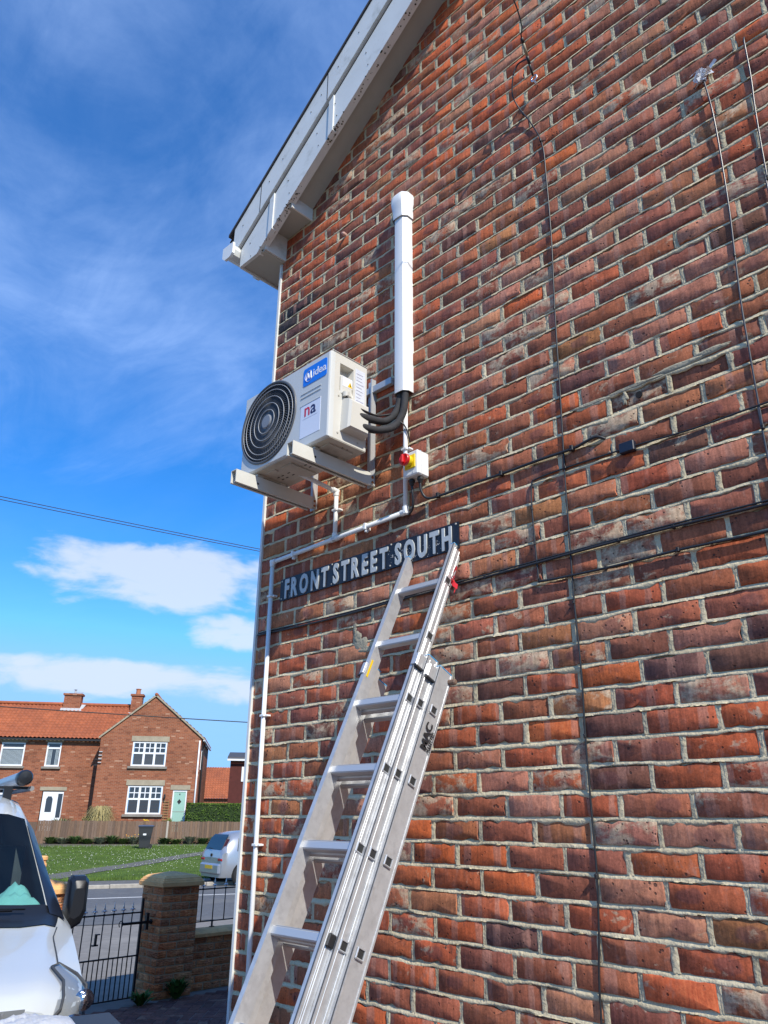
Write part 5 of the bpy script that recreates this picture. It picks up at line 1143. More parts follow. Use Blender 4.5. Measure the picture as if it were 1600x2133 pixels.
# green cloth on the dashboard
mb = MB(tf=VT); rws = []
NA = sm(900, 4)
for i in range(22):
    row = []
    for j in range(26):
        a, b = i / 21, j / 25; h = .30 * math.sin(math.pi * a) ** .7 * math.sin(math.pi * b) ** .55 * (.75 + .25 * math.sin(b * 7 + a * 3)) + .018 * NA[(i * 7 + j * 3) % 880] * math.sin(math.pi * a) * math.sin(math.pi * b) + .02 * math.sin(a * 22 + b * 9) * math.sin(math.pi * b) * math.sin(math.pi * a)
        row.append((-1.30 - .42 * a, .36 + .52 * b + .03 * math.sin(a * 9), 1.135 + h))
    rws.append(row)
mb.grid(rws); mb.build('folded_cloth', mat('cloth_green', (.17, .42, .38), .9, noise=.1, scale=12.), label='crumpled pale green cloth heaped behind the van windscreen', cat='cloth', smooth=True)
# plastic sheet over a dark crate in front of the van
cr = thing('storage_crate', VT(.36, .62, 0), 'dark crate standing in front of the van bumper', 'crate')
MB(tf=VT).cbox((.16, .20, .0), (.60, .96, .945), .03).build('crate_body', mat('crate_dark', (.02, .023, .03), .5), cr)
MB(tf=VT).cbox((.14, .18, .946), (.62, .98, .975), .012).build('crate_lid', MATS['crate_dark'], cr)
mb = MB(tf=VT); rws = []
for i in range(20):
    row = []
    for j in range(24):
        a, b = i / 19, j / 23; e = (math.sin(math.pi * a) * math.sin(math.pi * b)) ** .5
        row.append((.17 + .26 * a, .46 + .34 * b, .978 + .055 * e * (.7 + .12 * NA[(i * 3 + j * 2) % 880]) + .008 * math.sin(a * 17 + b * 12) * e))
    rws.append(row)
mb.grid(rws); mb.build('plastic_sheet', mat('polythene', (.50, .52, .56), .3, spec=.6), label='bunched white polythene sheet lying on the dark crate', cat='plastic sheet', smooth=True)

# ================================================================== PARKED CAR
CH_ = R(8); CF = (math.sin(CH_), math.cos(CH_)); CRt = (CF[1], -CF[0])   # forward, right
CW = (-17.35, 12.42); CZ = -.145
def CT(x, y, z):   # x forward from the rear axle, y to the car's right
    x, y, z = x * .94, y * .94, z * .94; return (CW[0] + CF[0] * x + CRt[0] * (y - .7), CW[1] + CF[1] * x + CRt[1] * (y - .7), CZ + z)
m_car = mat('car_silver', (.42, .44, .47), .28, metal=.6, coat=.5)
m_cgl = mat('car_glass', (.02, .03, .032), .08, spec=.8)
car = thing('silver_car', CT(1.2, 0, 0), 'silver hatchback parked at the far kerb, half hidden by the brick house corner', 'car')
CXS = [-.72, -.70, -.62, -.5, -.3, 0, .5, 1.0, 1.5, 1.9, 2.3, 2.7, 3.1, 3.3, 3.36]
def czt(x): return float(np.interp(x, [-.72, -.70, -.62, -.5, -.30, 0, .5, 1.2, 1.6, 2.3, 3.1, 3.36], [.80, .95, 1.10, 1.32, 1.52, 1.575, 1.60, 1.57, 1.48, 1.06, .92, .70]))
def chw(x): return float(np.interp(x, [-.72, -.70, -.62, -.3, .5, 2, 3, 3.36], [.66, .74, .80, .84, .85, .85, .80, .62]))
def cht(x): return float(np.interp(x, [-.72, -.5, -.3, .5, 1.6, 2.4, 3.36], [.64, .60, .58, .60, .58, .70, .6]))
def csec(x):
    h, ht, zt = chw(x), cht(x), czt(x); zb = min(.95, zt - .06); zs_ = zb + (zt - zb) * .82
    half = [(h * .95, .22), (h, .35), (h + .0, .6), (h * .99, zb), (ht + (h - ht) * .35, zb + (zs_ - zb) * .75), (ht, zs_ + .02), (ht * .75, zt - .015), (0, zt)]
    return half + [(-y, z) for y, z in half[-2::-1]]
crow = [[(x, y, z) for y, z in csec(x)] for x in CXS]
mb = MB(tf=CT); mb.grid(crow); n = len(crow[0]); mb.add(crow[0], [tuple(range(n))]); mb.add(crow[-1], [tuple(range(n))]); body = mb.build('body', m_car, car, smooth=35)
mb = MB(tf=CT); mb.grid([[(x, p[1] * .93, p[2] + .004) for p in csec(x)[3:n - 3]] for x in (-.64, -.56, -.46, -.36)] if False else [[(-.655 - .012, y, 1.03 + 0 * y) for y in (-.58, -.3, 0, .3, .58)], [(-.60 - .012, y, 1.14) for y in (-.585, -.3, 0, .3, .585)], [(-.475 - .03, y, 1.36) for y in (-.56, -.3, 0, .3, .56)], [(-.365 - .03, y, 1.475) for y in (-.52, -.3, 0, .3, .52)]]); rw = mb.build('rear_window', m_cgl, car, smooth=True)
mb = MB(tf=CT); mb.tube([(-.70, .02, 1.05), (-.66, -.35, 1.075)], .008, 5); mb.build('rear_wiper', m_black, car)
for sd in (1, -1):
    mb = MB(tf=CT)
    for x0, x1, nm in ((-.22, .42, 0), (.50, 1.35, 1)):
        wnd = MB(tf=CT); zt0, zt1 = (1.40, 1.47) if nm == 0 else (1.475, 1.42)
        def wy(x, z): h, ht = chw(x), cht(x); return sd * (h * .99 + (ht + (h - ht) * .35 - h * .99) * (z - .95) / .45 + .012)
        pts_ = [(x0 + .0, .99), (x1, .97), (x1, zt1), ((x0 + x1) / 2, (zt0 + zt1) / 2 + .01), (x0 + .10, zt0)]
        wnd.add([(x, wy(x, z), z) for x, z in pts_], [tuple(range(5))]); wnd.build('side_window', m_cgl, car)
    for x in (0, 2.6):
        mb = MB(tf=CT); mb.lathe([(.20, -.09), (.285, -.10), (.305, -.08), (.305, .08), (.285, .10), (.20, .09)], (x, sd * .76, .305), 'y', 24); wh = mb.build('wheel', MATS['tyre'], car, smooth=40)
        mb = MB(tf=CT); mb.lathe([(.30, sd * .085), (.36, sd * .088), (.365, sd * .05)], (x, sd * .76, .305), 'y', 24); mb.f = [f for f in mb.f if len(f) == 4]; mb.build('wheel_arch', m_dark, car, smooth=True)
        mb = MB(tf=CT); mb.lathe([(.205, sd * .10), (.20, sd * .115), (.185, sd * .10), (.18, sd * .07)], (x, sd * .76, .305), 'y', 24); mb.f = [f for f in mb.f if len(f) == 4]
        for k in range(7):
            a = k * 2 * math.pi / 7
            for da in (-.13, .13): mb.tube([(x + .035 * math.cos(a), sd * .865, .305 + .035 * math.sin(a)), (x + .195 * math.cos(a + da), sd * .87, .305 + .195 * math.sin(a + da))], .013, 5)
        mb.lathe([(.05, sd * .09), (.045, sd * .115), (.001, sd * .118)], (x, sd * .76, .305), 'y', 12); mb.build('rim', m_silv, wh, smooth=40)
    mb = MB(tf=CT); mb.grid([[(-.66, sd * .615, 1.02), (-.60, sd * .70, 1.03)], [(-.60, sd * .60, 1.16), (-.53, sd * .675, 1.17)], [(-.50, sd * .57, 1.34), (-.42, sd * .63, 1.34)]]); mb.build('tail_light_upper', mat('tail_dark', (.05, .012, .012), .15), car)
    mb = MB(tf=CT); mb.cbox((-.735, sd * .50, .70), (-.69, sd * .76, .77), .01); mb.build('tail_light', mat('tail_red', (.35, .01, .012), .2), car)
mb = MB(tf=CT); mb.cbox((-.79, -.70, .30), (-.66, .70, .62), .05); bump_ = mb.build('rear_bumper', m_car, car, smooth=30)
mb = MB(tf=CT); mb.box((-.795, -.26, .46), (-.785, .26, .57)); mb.build('number_plate', mat('plate_yellow', (.72, .46, .02), .5), car)
mb = MB(tf=CT); mb.lathe([(.05, -.722), (.05, -.735), (.03, -.738)], (0, 0, .86), 'x', 14); mb.build('badge', m_dark, car)
mb = MB(tf=CT); mb.lathe([(.075, .845), (.075, .853), (.07, .856)], (.28, 0, .80), 'y', 18); mb.build('fuel_flap', m_car, car, smooth=30)
MB(tf=CT).box((.2, -.6, .16), (2.4, .6, .30)).build('underbody', m_dark, car)

# ================================================================== FENCE, BIN, HEDGE, PLANTS
HY = R(36); HU = (math.sin(HY), math.cos(HY)); HV = (-HU[1], HU[0])
FA = Vector((-39.41, 15.86)); FU = Vector((math.sin(R(31.5)), math.cos(R(31.5)))); FNv = Vector((-FU.y, FU.x))
def FT(u, w_, z): return (FA.x + FU.x * u + FNv.x * w_, FA.y + FU.y * u + FNv.y * w_, z)
fz = lambda u: .37 - .002 * u
fence = thing('timber_fence', FT(5, 0, .35), 'brown timber board fence along the far side of the green', 'fence')
m_bd = [mat('fence_board_%d' % k, c, .9, noise=.25, scale=6., stretch=(6, 6, .6)) for k, c in enumerate([(.16, .10, .065), (.20, .125, .08), (.13, .085, .06), (.18, .12, .085)])]
bdm = []
for k in range(8):
    mb = MB(tf=lambda u, w_, z: (FU.x * u + FNv.x * w_, FU.y * u + FNv.y * w_, z)); h = 1.12 + .01 * (k % 3)
    mb.cbox((-.062, -.012 - .004 * (k % 2), 0), (.062, .008, h), .004); me = mb.mesh('fence_board'); me.materials.append(m_bd[k % 4]); bdm.append(me)
u = -.6; k = 0
while u < 14:
    k += 1
    if u > -.2 or True: inst('fence_board', bdm[rng.integers(0, 8)], fence, FT(u, rng.normal(0, .004), fz(u) - .02 + rng.normal(0, .006)), (0, 0, 0))
    u += .130
for u in (5.95, 12.0): MB(tf=FT).box((u - .05, -.07, .3), (u + .05, .05, fz(u) + 1.13)).build('fence_post', mat('concrete_post', (.40, .36, .30), .9), fence)
for z in (.25, .85): MB(tf=FT).box((-.7, .02, .36 + z), (14, .06, .36 + z + .08)).build('fence_rail', m_bd[2], fence)
gt2 = thing('dark_fence_panel', FT(-1.6, 0, .35), 'darker short fence panel at the left end behind the van', 'fence')
for k in range(14): inst('fence_board', bdm[2], gt2, FT(-.78 - k * .13, .12, fz(0) - .1), (0, 0, 0))
bn = thing('wheelie_bin', (-33.4, 18.05, .26), 'dark grey wheelie bin with a blue lid in front of the fence', 'bin')
BV = Matrix.Rotation(R(-31), 3, 'Z')
def BT(x, y, z): p = BV @ Vector((x, y, 0)); return (-33.4 + p.x, 18.05 + p.y, .255 + z)
m_bin = mat('bin_grey', (.028, .030, .034), .55)
mb = MB(tf=BT); mb.grid([[(-a, -b, z), (a, -b, z), (a, b, z), (-a, b, z)] for a, b, z in ((.20, .22, .03), (.21, .24, .08), (.27, .33, .94), (.29, .35, .95), (.29, .35, .99))], close=True); mb.build('bin_body', m_bin, bn)
mb = MB(tf=BT); mb.grid([[(-a, -b, z), (a, -b, z), (a, b, z), (-a, b, z)] for a, b, z in ((.30, .36, .995), (.305, .37, 1.02), (.28, .34, 1.055), (.1, .1, 1.075))], close=True); mb.build('bin_lid', mat('bin_lid_blue', (.035, .055, .11), .5), bn)
MB(tf=BT).tube([(-.26, .40, 1.0), (.26, .40, 1.0)], .018, 8).build('bin_handle', m_bin, bn)
for x in (-.24, .24): MB(tf=BT).lathe([(.05, x - .03), (.10, x - .03), (.10, x + .03), (.05, x + .03)], (0, .27, .10), 'x', 14).build('bin_wheel', m_black, bn)
mb = MB(tf=BT); mb.box((.262, -.10, .60), (.266, .05, .68)); mb.box((-.06, -.30, .60), (.10, -.296, .68)); mb.build('bin_label', m_white, bn)
def crown(mb, c, rx, ry, rz, n, leaf, shape='ell'):
    for _ in range(n):
        if shape == 'box': p = Vector((rng.uniform(-1, 1), rng.uniform(-1, 1), rng.uniform(-1, 1))); ax = rng.integers(0, 3); q = list(p); q[ax] = math.copysign(1 - abs(rng.normal(0, .04)), q[ax]); p = Vector(q)
        else: p = Vector(rng.normal(0, 1, 3)).normalized() * (1 - .35 * rng.random() ** 2)
        o = Vector(c) + Vector((p.x * rx, p.y * ry, p.z * rz)); a = Vector(rng.normal(0, 1, 3)).normalized() * leaf * rng.uniform(.6, 1.3); b = a.cross(Vector(rng.normal(0, 1, 3))).normalized() * leaf * .55
        mb.add([tuple(o - a), tuple(o + b), tuple(o + a), tuple(o - b)], [(0, 1, 2, 3)])
HA = Vector((-37.24, 23.36))
def HT(u, w_, z): return (HA.x + HU[0] * u + HV[0] * w_, HA.y + HU[1] * u + HV[1] * w_, z)
m_hedge = mat('hedge_leaf', (.085, .15, .02), .75, noise=.55, scale=3.5, spec=.25)
hg = thing('hedge', HT(1.3, -.75, .4), 'clipped green box hedge behind the fence at the right', 'hedge')
class HMB(MB): pass
mb = MB(tf=HT); crown(mb, (1.35, -.75, 1.35), 1.95, .5, 1.07, 9000, .045, 'box'); mb.build('foliage', m_hedge, hg, fix=False)
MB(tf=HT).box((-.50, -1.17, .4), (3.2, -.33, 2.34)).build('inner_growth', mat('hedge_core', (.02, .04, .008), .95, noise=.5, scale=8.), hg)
def tuft(loc, n, h, sp, name, label, colr, wl):
    t = thing(name, loc, label, 'plant'); mb = MB()
    for _ in range(n):
        a = rng.uniform(0, 6.28); r = sp * rng.random() ** .5; hh = h * rng.uniform(.5, 1); b0 = Vector(loc) + Vector((math.cos(a) * r * .2, math.sin(a) * r * .2, 0)); md = Vector(loc) + Vector((math.cos(a) * r * .6, math.sin(a) * r * .6, hh)); tp = Vector(loc) + Vector((math.cos(a) * r * 1.25, math.sin(a) * r * 1.25, hh * rng.uniform(.35, .9))); sd = Vector((-math.sin(a), math.cos(a), 0)) * wl
        mb.add([tuple(b0 - sd), tuple(b0 + sd), tuple(md + sd), tuple(md - sd), tuple(tp)], [(0, 1, 2, 3), (3, 2, 4)])
    mb.build('blades', mat(colr[0], colr[1], .8, noise=.35, scale=2.), t, fix=False); return t
tuft(FT(2.25, 1.3, .5), 1100, 1.75, 1.0, 'ornamental_grass', 'large straw coloured ornamental grass behind the fence', ('straw_blade', (.36, .30, .13)), .011)
leafy('garden_shrub', FT(1.7, 1.2, .5), 'round yellow-green shrub left of the straw coloured grass', 'shrub', 260, 1.25, .45, ('shrub_lime', (.14, .19, .03)), .05, 'shrubs behind the fence')
leafy('garden_shrub', FT(.35, 1.1, .5), 'grey-green shrub below the white front door', 'shrub', 320, 1.15, .75, ('shrub_grey', (.16, .20, .09)), .05, 'shrubs behind the fence')
leafy('garden_shrub', FT(4.75, .6, .5), 'small shrub with yellow blooms above the fence by the wheelie bin', 'shrub', 120, .95, .22, ('shrub_lime', (.14, .19, .03)), .04, 'shrubs behind the fence', ('yellow_bloom', (.75, .50, .01), 46))
leafy('garden_shrub', FT(6.0, 1.4, .5), 'small green climber at the foot of the trellis', 'shrub', 160, 1.2, .3, ('shrub_lime', (.14, .19, .03)), .04, 'shrubs behind the fence')
BED = [(.15, .34, 'grey-green clump'), (.75, .30, 'dark green clump'), (1.35, .38, 'tall dark clump'), (1.95, .26, 'low bright clump'), (2.6, .33, 'grey-blue clump'), (3.2, .40, 'spiky grey clump'), (3.75, .27, 'low pale clump'), (4.3, .36, 'green clump with orange blooms'), (5.9, .30, 'grey clump'), (6.5, .24, 'low mossy clump'), (7.2, .36, 'bushy grey-green clump'), (7.9, .30, 'low dark clump'), (8.6, .34, 'tall green clump')]
ordn = ['leftmost', 'second', 'third', 'fourth', 'fifth', 'sixth', 'seventh', 'eighth', 'ninth', 'tenth', 'eleventh', 'twelfth', 'rightmost']
for k, (u, h, nm) in enumerate(BED):
    cc = [('bed_green', (.10, .16, .04)), ('bed_grey', (.20, .22, .14)), ('bed_dark', (.06, .11, .03))][k % 3]
    leafy('border_plant', FT(u, -.35, .34), nm + ' at the fence foot, ' + ordn[k] + ' of the row', 'plant', 260, h * 1.15, .52, cc, .03, 'border plants along the fence foot', ('orange_bloom', (.75, .33, .02), 7) if 'orange' in nm else None)
leafy('daffodils', FT(4.62, -.55, .33), 'clump of yellow daffodils left of the wheelie bin', 'flowers', 60, .45, .16, ('bed_green', (.07, .12, .03)), .018, None, ('daffodil_yellow', (.80, .60, .02), 8))

# ================================================================== HOUSES ACROSS THE GREEN
FB = far_brick('village_brick', HU, (.23, .075, .040), (.31, .105, .052), (.30, .21, .15))
FBS = far_brick('village_brick_side', HV, (.23, .075, .040), (.31, .105, .052), (.30, .21, .15))
m_lint = mat('stone_lintel', (.34, .29, .21), .9, noise=.2, scale=3.)
m_sill = mat('stone_sill', (.24, .22, .19), .9, noise=.2, scale=3.)
m_fr = mat('window_frame_white', (.78, .80, .82), .4)
m_pane = mat('window_pane', (.035, .04, .045), .06, spec=.9)
m_lead = mat('lead_flashing', (.42, .43, .44), .6)
def wall_holes(mb, u0, u1, z0, z1, w_, holes, depth=.10):
    us = sorted({u0, u1, *[h[0] for h in holes], *[h[1] for h in holes]}); zs = sorted({z0, z1, *[h[2] for h in holes], *[h[3] for h in holes]})
    for a, b in zip(us, us[1:]):
        for c, d in zip(zs, zs[1:]):
            if any(h[0] <= (a + b) / 2 <= h[1] and h[2] <= (c + d) / 2 <= h[3] for h in holes): continue
            mb.add([(a, w_, c), (b, w_, c), (b, w_, d), (a, w_, d)], [(0, 1, 2, 3)])
    for a, b, c, d in holes:
        mb.add([(a, w_, c), (b, w_, c), (b, w_, d), (a, w_, d), (a, w_ + depth, c), (b, w_ + depth, c), (b, w_ + depth, d), (a, w_ + depth, d)], [(0, 1, 5, 4), (1, 2, 6, 5), (2, 3, 7, 6), (3, 0, 4, 7)])
def window(parent, u0, u1, z0, z1, w_, cols, georgian, blind=None, tf=HT, curtain=None):
    win = MB(tf=tf); f = .08; y0, y1 = w_ + .02, w_ + .085
    win.box((u0, y0, z0), (u0 + f, y1, z1)); win.box((u1 - f, y0, z0), (u1, y1, z1)); win.box((u0 + f, y0, z0), (u1 - f, y1, z0 + f)); win.box((u0 + f, y0, z1 - f), (u1 - f, y1, z1))
    zt = z0 + (z1 - z0) * (.53 if georgian else .76); win.box((u0 + f, y0 + .002, zt - .05), (u1 - f, y1 - .002, zt + .05))
    cw = (u1 - u0 - 2 * f) / cols
    for k in range(1, cols): win.box((u0 + f + k * cw - .06, y0 + .004, z0 + f), (u0 + f + k * cw + .06, y1 - .004, z1 - f))
    ob = win.build('window', m_fr, parent)
    for k in range(cols):
        a, b = u0 + f + k * cw + .03, u0 + f + (k + 1) * cw - .03
        for c, d in ((z0 + f, zt - .03), (zt + .03, z1 - f)):
            MB(tf=tf).add([(a, y1 - .02, c), (b, y1 - .02, c), (b, y1 - .02, d), (a, y1 - .02, d)], [(0, 1, 2, 3)]).build('pane', m_pane, ob)
        if georgian:
            g_ = MB(tf=tf); c, d = zt + .035, z1 - f; m1, m2 = a + (b - a) / 2, c + (d - c) / 2; g_.box((m1 - .024, y0 + .012, c), (m1 + .024, y1 - .022, d)); g_.box((a, y0 + .013, m2 - .024), (b, y1 - .023, m2 + .024)); g_.build('glazing_bar', m_fr, ob)
            if blind:
                g_ = MB(tf=tf)
                for q in range(9): zz = z0 + f + .02 + q * (zt - z0 - f - .06) / 9; g_.box((a + .005, y1 - .0215, zz), (b - .005, y1 - .0205, zz + .022))
                g_.build('blind_slat', mat('blind_' + blind, (.10, .095, .09) if blind == 'grey' else (.05, .032, .024), .6), ob, kind='stuff')
    if curtain:
        g_ = MB(tf=tf); q = u0 + f + .02
        while q < u1 - f - .03:
            if curtain == 'full' or not (.40 < (q - u0) / (u1 - u0) < .60): g_.box((q, y1 - .0225, z0 + f), (q + .028, y1 - .0205, zt - .03))
            q += .062
        g_.build('blind_strip', mat('net_curtain', (.42, .48, .50), .8), ob, kind='stuff')
    return ob
def slab(parent, name, m, u0, u1, z0, z1, w0, w1, tf=HT): return MB(tf=tf).box((u0, w0, z0), (u1, w1, z1)).build(name, m, parent)
m_roof = mat('pantile', (.36, .105, .042), .85, noise=.3, scale=3., dirt=(.25, .075, .035), dscale=.8, dlo=.42, dhi=.7)
def pantiles(parent, u0, u1, we, ze, wr, zr, tf=HT, name='roof'):
    Ls = math.hypot(wr - we, zr - ze); nr = int(Ls / .29); cols = int((u1 - u0) / .235); rows = []
    for r in range(nr):
        for e, dz in ((0, .065), (1, -.01)):
            t = (r + e * .999) / nr; row = []
            for c in range(cols * 4 + 1):
                u = u0 + (u1 - u0) * c / (cols * 4); wv = (.028, .045, .012, -.012)[c % 4]
                row.append((u, we + (wr - we) * t, ze + (zr - ze) * t + wv + dz))
            rows.append(row)
    mb = MB(tf=tf); mb.grid(rows); return mb.build(name, m_roof, parent, fix=False)
def chimney(parent, u, w_, z0, z1, tf=HT, pot=True, wu=.5):
    slab(parent, 'chimney', FB, u - wu, u + wu, z0, z1 - .12, w_ - .3, w_ + .3, tf); slab(parent, 'chimney_band', FB, u - wu - .07, u + wu + .07, z1 - .12, z1, w_ - .37, w_ + .37, tf)
    MB(tf=tf).prism([(u - wu - .12, w_ - .42, z0 - .05), (u + wu + .12, w_ - .42, z0 - .05), (u + wu + .3, w_ - .05, z0 + .38), (u + wu + .08, w_ - .2, z0 + .38), (u + wu + .02, w_ - .36, z0 + .12), (u - wu - .1, w_ - .36, z0 + .12)], (0, .03, .0)).build('flashing', m_lead, parent)
    if pot: MB(tf=tf).lathe([(.15, z1), (.14, z1 + .3), (.17, z1 + .32), (.17, z1 + .36), (.12, z1 + .37)], (u, w_, 0), 'z', 12).build('chimney_pot', mat('pot_clay', (.42, .16, .08), .85), parent, smooth=40)
# gabled house
gh = thing('gabled_house', HT(-3, 3, .5), 'brick house with a tall front gable and a pale green door across the green', 'house', 'houses across the green')
G0, G1, GE, GA, GZ = -5.92, -.16, 6.0, -3.06, 8.42
holes = [(-4.08, -2.12, 4.42, 5.78), (-4.06, -2.10, 1.82, 3.34), (-1.52, -.72, .9, 3.12)]
mb = MB(tf=HT); wall_holes(mb, G0, G1, .3, GE, 0, holes); mb.add([(G0, 0, GE), (G1, 0, GE), (GA, 0, GZ)], [(0, 1, 2)]); mb.build('wall', FB, gh, fix=False)
mb = MB(tf=HT); mb.add([(G1, 0, .3), (G1, 7.5, .3), (G1, 7.5, GE), (G1, 0, GE)], [(0, 1, 2, 3)]); mb.add([(G0, 0, .3), (G0, 7.5, .3), (G0, 7.5, GE), (G0, 0, GE)], [(0, 1, 2, 3)]); mb.build('side_wall', FBS, gh, fix=False)
for sg, e in ((1, G1 + .18), (-1, G0 - .12)):
    n0 = []
    mbr = MB(tf=HT); Ls = abs(e - GA); nr = 14; cols = 34; rws = []
    for r in range(nr):
        for q, dz in ((0, .065), (1, -.01)):
            t = (r + q * .999) / nr; row = []
            for c in range(cols * 4 + 1):
                wv = (.028, .045, .012, -.012)[c % 4]; row.append((e + (GA - e) * t, -.06 + 7.6 * c / (cols * 4), GE - .02 + (GZ - GE + .06) * t + wv + dz))
            rws.append(row)
    mbr.grid(rws); mbr.build('roof', m_roof, gh, fix=False)
    MB(tf=HT).prism([(e, -.09, GE - .10), (GA, -.09, GZ - .02), (GA, -.09, GZ + .10), (e, -.09, GE + .02)], (0, .06, 0)).build('verge_mortar', m_lint, gh)
MB(tf=HT).tube([(GA, -.1, GZ + .1), (GA, 7.5, GZ + .1)], .1, 8).build('ridge', m_roof, gh, smooth=True)
window(gh, *holes[0], 0, 3, True, 'grey'); window(gh, *holes[1], 0, 3, True, 'brown')
slab(gh, 'lintel', m_lint, -4.18, -2.02, 5.80, 6.10, -.03, .05); slab(gh, 'lintel', m_lint, -4.18, -2.02, 3.36, 3.66, -.03, .05); slab(gh, 'lintel', m_lint, -1.68, -.56, 3.14, 3.40, -.03, .05)
slab(gh, 'window_sill', m_sill, -4.22, -2.0, 4.28, 4.41, -.12, .08); slab(gh, 'window_sill', m_sill, -4.2, -1.98, 1.68, 1.81, -.12, .08)
m_gdoor = mat('door_green', (.30, .50, .42), .5)
dr = slab(gh, 'door', m_gdoor, -1.45, -.79, .9, 3.04, .05, .09)
mb = MB(tf=HT); mb.box((-1.52, .02, .9), (-1.451, .10, 3.12)); mb.box((-.789, .02, .9), (-.72, .10, 3.12)); mb.box((-1.451, .02, 3.041), (-.789, .10, 3.12)); mb.build('door_frame', m_fr, dr)
MB(tf=HT).box((-1.449, .044, 1.95), (-.791, .0495, 1.975)).build('door_seam', m_sill, dr); MB(tf=HT).prism([(-1.12, .044, 2.35), (-1.0, .044, 2.50), (-1.12, .044, 2.65), (-1.24, .044, 2.50)], (0, .005, 0)).build('door_light', m_black, dr)
MB(tf=HT).box((-1.15, .044, 2.86), (-1.09, .0495, 2.94)).build('door_number', m_black, dr)
MB(tf=HT).tube([(-1.95, -.04, 2.72), (-1.95, -.16, 2.85)], .02, 6).lathe([(.03, 2.62), (.06, 2.72), (.05, 2.86), (.01, 2.92)], (-1.95, -.16, 0), 'z', 8).build('wall_lantern', m_black, gh)
for k in range(9): MB(tf=HT).box((-1.97, -.05, 1.35 + k * .14), (-1.66, -.03, 1.38 + k * .14)).build('trellis_slat', mat('trellis_wood', (.30, .20, .09), .9), gh)
for u in (-1.92, -1.71): MB(tf=HT).box((u, -.029, 1.2), (u + .03, -.01, 2.6)).build('trellis_post', MATS['trellis_wood'], gh)
MB(tf=HT).tube([(G1 - .10, -.06, .5), (G1 - .10, -.06, 5.9)], .045, 8).build('downpipe', m_fr, gh, smooth=True)
MB(tf=HT).tube([(G1 + .06, 1.2, .5), (G1 + .06, 1.2, 5.3), (G1 + .1, 1.3, 5.7), (G1 + .22, 1.35, 5.8)], .05, 8).build('soil_pipe', m_black, gh, smooth=True)
MB(tf=HT).box((G1 + .10, -.08, GE - .12), (G1 + .20, 7.5, GE - .03)).build('eaves_gutter', m_fr, gh)
sw_ = MB(tf=HT); sw_.box((G1 + .001, .6, 4.3), (G1 + .03, 1.0, 5.4)); sw_.build('side_window', m_fr, gh); MB(tf=HT).box((G1 + .031, .66, 4.38), (G1 + .036, .94, 5.32)).build('side_pane', m_pane, gh)
for k in range(4): MB(tf=HT).box((G0 + .02, -.10, 4.55 + k * .2), (G0 + .20, -.02, 4.60 + k * .2)).build('cable_bracket', m_lead, gh)
chimney(gh, -4.75, 4.1, 7.75, 9.05, wu=.34)
# terrace
th_ = thing('terraced_house', HT(-11, 4, .5), 'long orange-roofed brick terrace left of the gabled house', 'house', 'houses across the green')
holes = [(-11.75, -10.42, 4.40, 5.72), (-9.2, -8.38, 4.40, 5.76), (-9.05, -7.85, .9, 3.05), (-13.2, -11.0, 1.8, 3.2), (-15.5, -14.4, 4.4, 5.7)]
mb = MB(tf=HT); wall_holes(mb, -18, G0, .3, 6.0, 1.5, holes); mb.build('wall', FB, th_, fix=False)
pantiles(th_, -18, G0 + 1.6, 1.28, 5.95, 4.4, 8.28, name='roof'); pantiles(th_, -18, G0, 7.6, 5.95, 4.4, 8.28, name='rear_roof')
MB(tf=HT).tube([(-18, 4.4, 8.36), (-4.6, 4.4, 8.36)], .11, 8).build('ridge', m_roof, th_, smooth=True)
MB(tf=HT).box((-18, 1.22, 5.86), (G0, 1.36, 5.96)).build('eaves_gutter', m_black, th_)
MB(tf=HT).box((-18, 7.55, .3), (G0, 7.6, 6)).build('rear_wall', FB, th_); MB(tf=HT).box((-18.05, 1.5, .3), (-18, 7.6, 6)).build('end_wall', FBS, th_)
window(th_, *holes[0], 1.5, 1, False, curtain='full'); window(th_, *holes[1], 1.5, 1, False, curtain='open'); window(th_, *holes[3], 1.5, 2, False, curtain='full'); window(th_, *holes[4], 1.5, 1, False)
for u0, u1, z in ((-11.85, -10.32, 5.74), (-9.3, -8.28, 5.78), (-9.2, -7.72, 3.07), (-13.3, -10.9, 3.22)): slab(th_, 'lintel', m_lint, u0, u1, z, z + .2, 1.47, 1.55)
for u0, u1, z in ((-11.87, -10.3, 4.27), (-9.32, -8.26, 4.27)): slab(th_, 'window_sill', m_sill, u0, u1, z, z + .12, 1.38, 1.58)
dr = slab(th_, 'door', m_fr, -9.0, -8.22, .9, 3.0, 1.53, 1.58); MB(tf=HT).prism([(-8.78, 1.525, 1.9), (-8.42, 1.525, 1.9), (-8.42, 1.525, 2.6), (-8.5, 1.525, 2.75), (-8.7, 1.525, 2.75), (-8.78, 1.525, 2.6)], (0, .004, 0)).build('door_light', m_pane, dr)
slab(th_, 'side_light', m_fr, -8.22, -7.85, .9, 3.0, 1.535, 1.575); slab(th_, 'side_light_pane', m_pane, -8.15, -7.9, 1.6, 2.9, 1.53, 1.534)
MB(tf=HT).box((-18, 1.46, 2.0), (-17.9, 1.49, 2.1)).build('vent', m_lint, th_)
chimney(th_, -8.75, 4.3, 7.95, 9.0, pot=False, wu=.52)
MB(tf=HT).lathe([(.06, 9.0), (.06, 9.25), (.12, 9.27)], (-8.7, 4.3, 0), 'z', 8).tube([(-8.7, 4.3, 9.1), (-8.2, 4.3, 9.12)], .015, 5).build('flue_cowl', m_lead, th_)
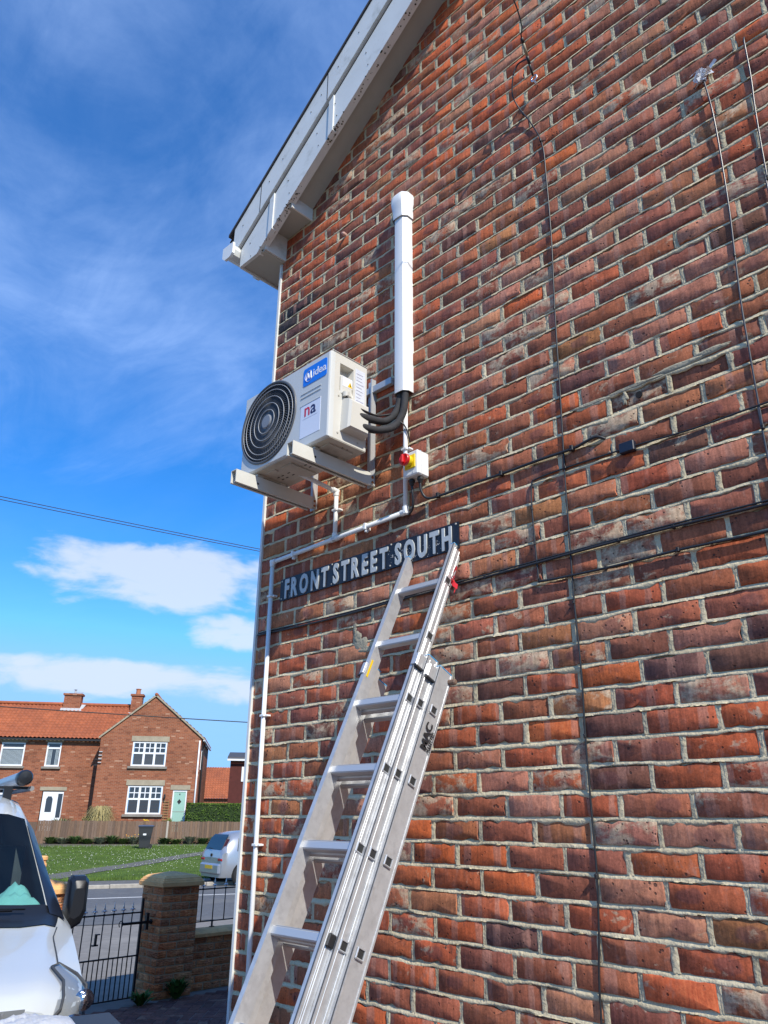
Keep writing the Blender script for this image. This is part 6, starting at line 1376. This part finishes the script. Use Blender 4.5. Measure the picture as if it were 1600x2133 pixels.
# houses further off at the right
dk = thing('shaded_brick_house', HT(5.0, 8, .5), 'red brick house end, darkened as if in shade, seen beside the corner of the near wall', 'house', 'houses across the green')
MB(tf=HT).box((1.5, 4.2, .3), (9, 12, 5.15)).build('wall', mat('red_brick_shaded', (.085, .02, .016), .9, noise=.2, scale=5.), dk)  # the wall's shade is put into its dark base colour
MB(tf=HT).prism([(1.3, 3.95, 5.17), (9.2, 3.95, 5.17), (9.2, 8, 5.75), (1.3, 8, 5.75)], (0, .1, .12)).build('roof', mat('slate_roof', (.06, .06, .065), .7), dk)
MB(tf=HT).box((1.3, 3.85, 5.05), (9.2, 3.94, 5.16)).build('fascia', m_fr, dk); MB(tf=HT).box((2.25, 4.15, 3.8), (3.2, 4.198, 4.7)).build('window', m_fr, dk)
ro = thing('orange_roof_house', HT(3, 30, .5), 'low house showing only its orange tiled roof between two buildings', 'house', 'houses across the green')
MB(tf=HT).box((-2, 26, .3), (14, 32, 3.2)).build('wall', FB, ro); pantiles(ro, -2, 14, 25.7, 3.1, 29, 6.0)
tr_ = thing('bare_tree', HT(6, 60, .5), 'faint bare tree top above the orange roof in the distance', 'tree'); mb = MB(tf=HT); 
def br(p, d, l, r, dep):
    q = p + d * l; mb.tube([tuple(p), tuple(q)], [r, r * .6], 4, cap=False)
    if dep:
        for _ in range(3): br(p + d * l * rng.uniform(.6, 1), (d + Vector(rng.normal(0, .5, 3))).normalized(), l * .7, r * .55, dep - 1)
for uu in (1.5, 4.5, 7.5): br(Vector((uu, 60, .5)), Vector((0, 0, 1)), 2.8, .14, 5)
mb.build('branches', mat('bark', (.16, .11, .08), .95), tr_, fix=False)
# overhead lines
def span(a, b, sag, r, label):
    A, B = Vector(a), Vector(b); P = [A.lerp(B, t) - Vector((0, 0, sag * 4 * t * (1 - t))) for t in np.linspace(0, 1, 24)]
    MB().tube(P, r, 5).build('overhead_line', m_black, label=label, cat='wire', group='overhead lines across the sky', smooth=True)
def ext(a, b, k0, k1): a, b = Vector(a), Vector(b); d = b - a; return a - d * k0, b + d * k1
span(*ext((-25.37, 5.92, 13.10), (-21.0, 14.93, 12.21), 1.2, 1.5), .25, .016, 'upper of the two parallel overhead lines crossing the blue sky')
span(*ext((-25.36, 5.94, 12.95), (-21.06, 14.85, 12.10), 1.2, 1.5), .22, .016, 'lower of the two parallel overhead lines crossing the blue sky')
span(*ext((-24.95, 7.23, 5.34), (-21.02, 14.91, 5.17), 1.2, 1.5), .12, .018, 'single overhead line crossing in front of the orange roofs')
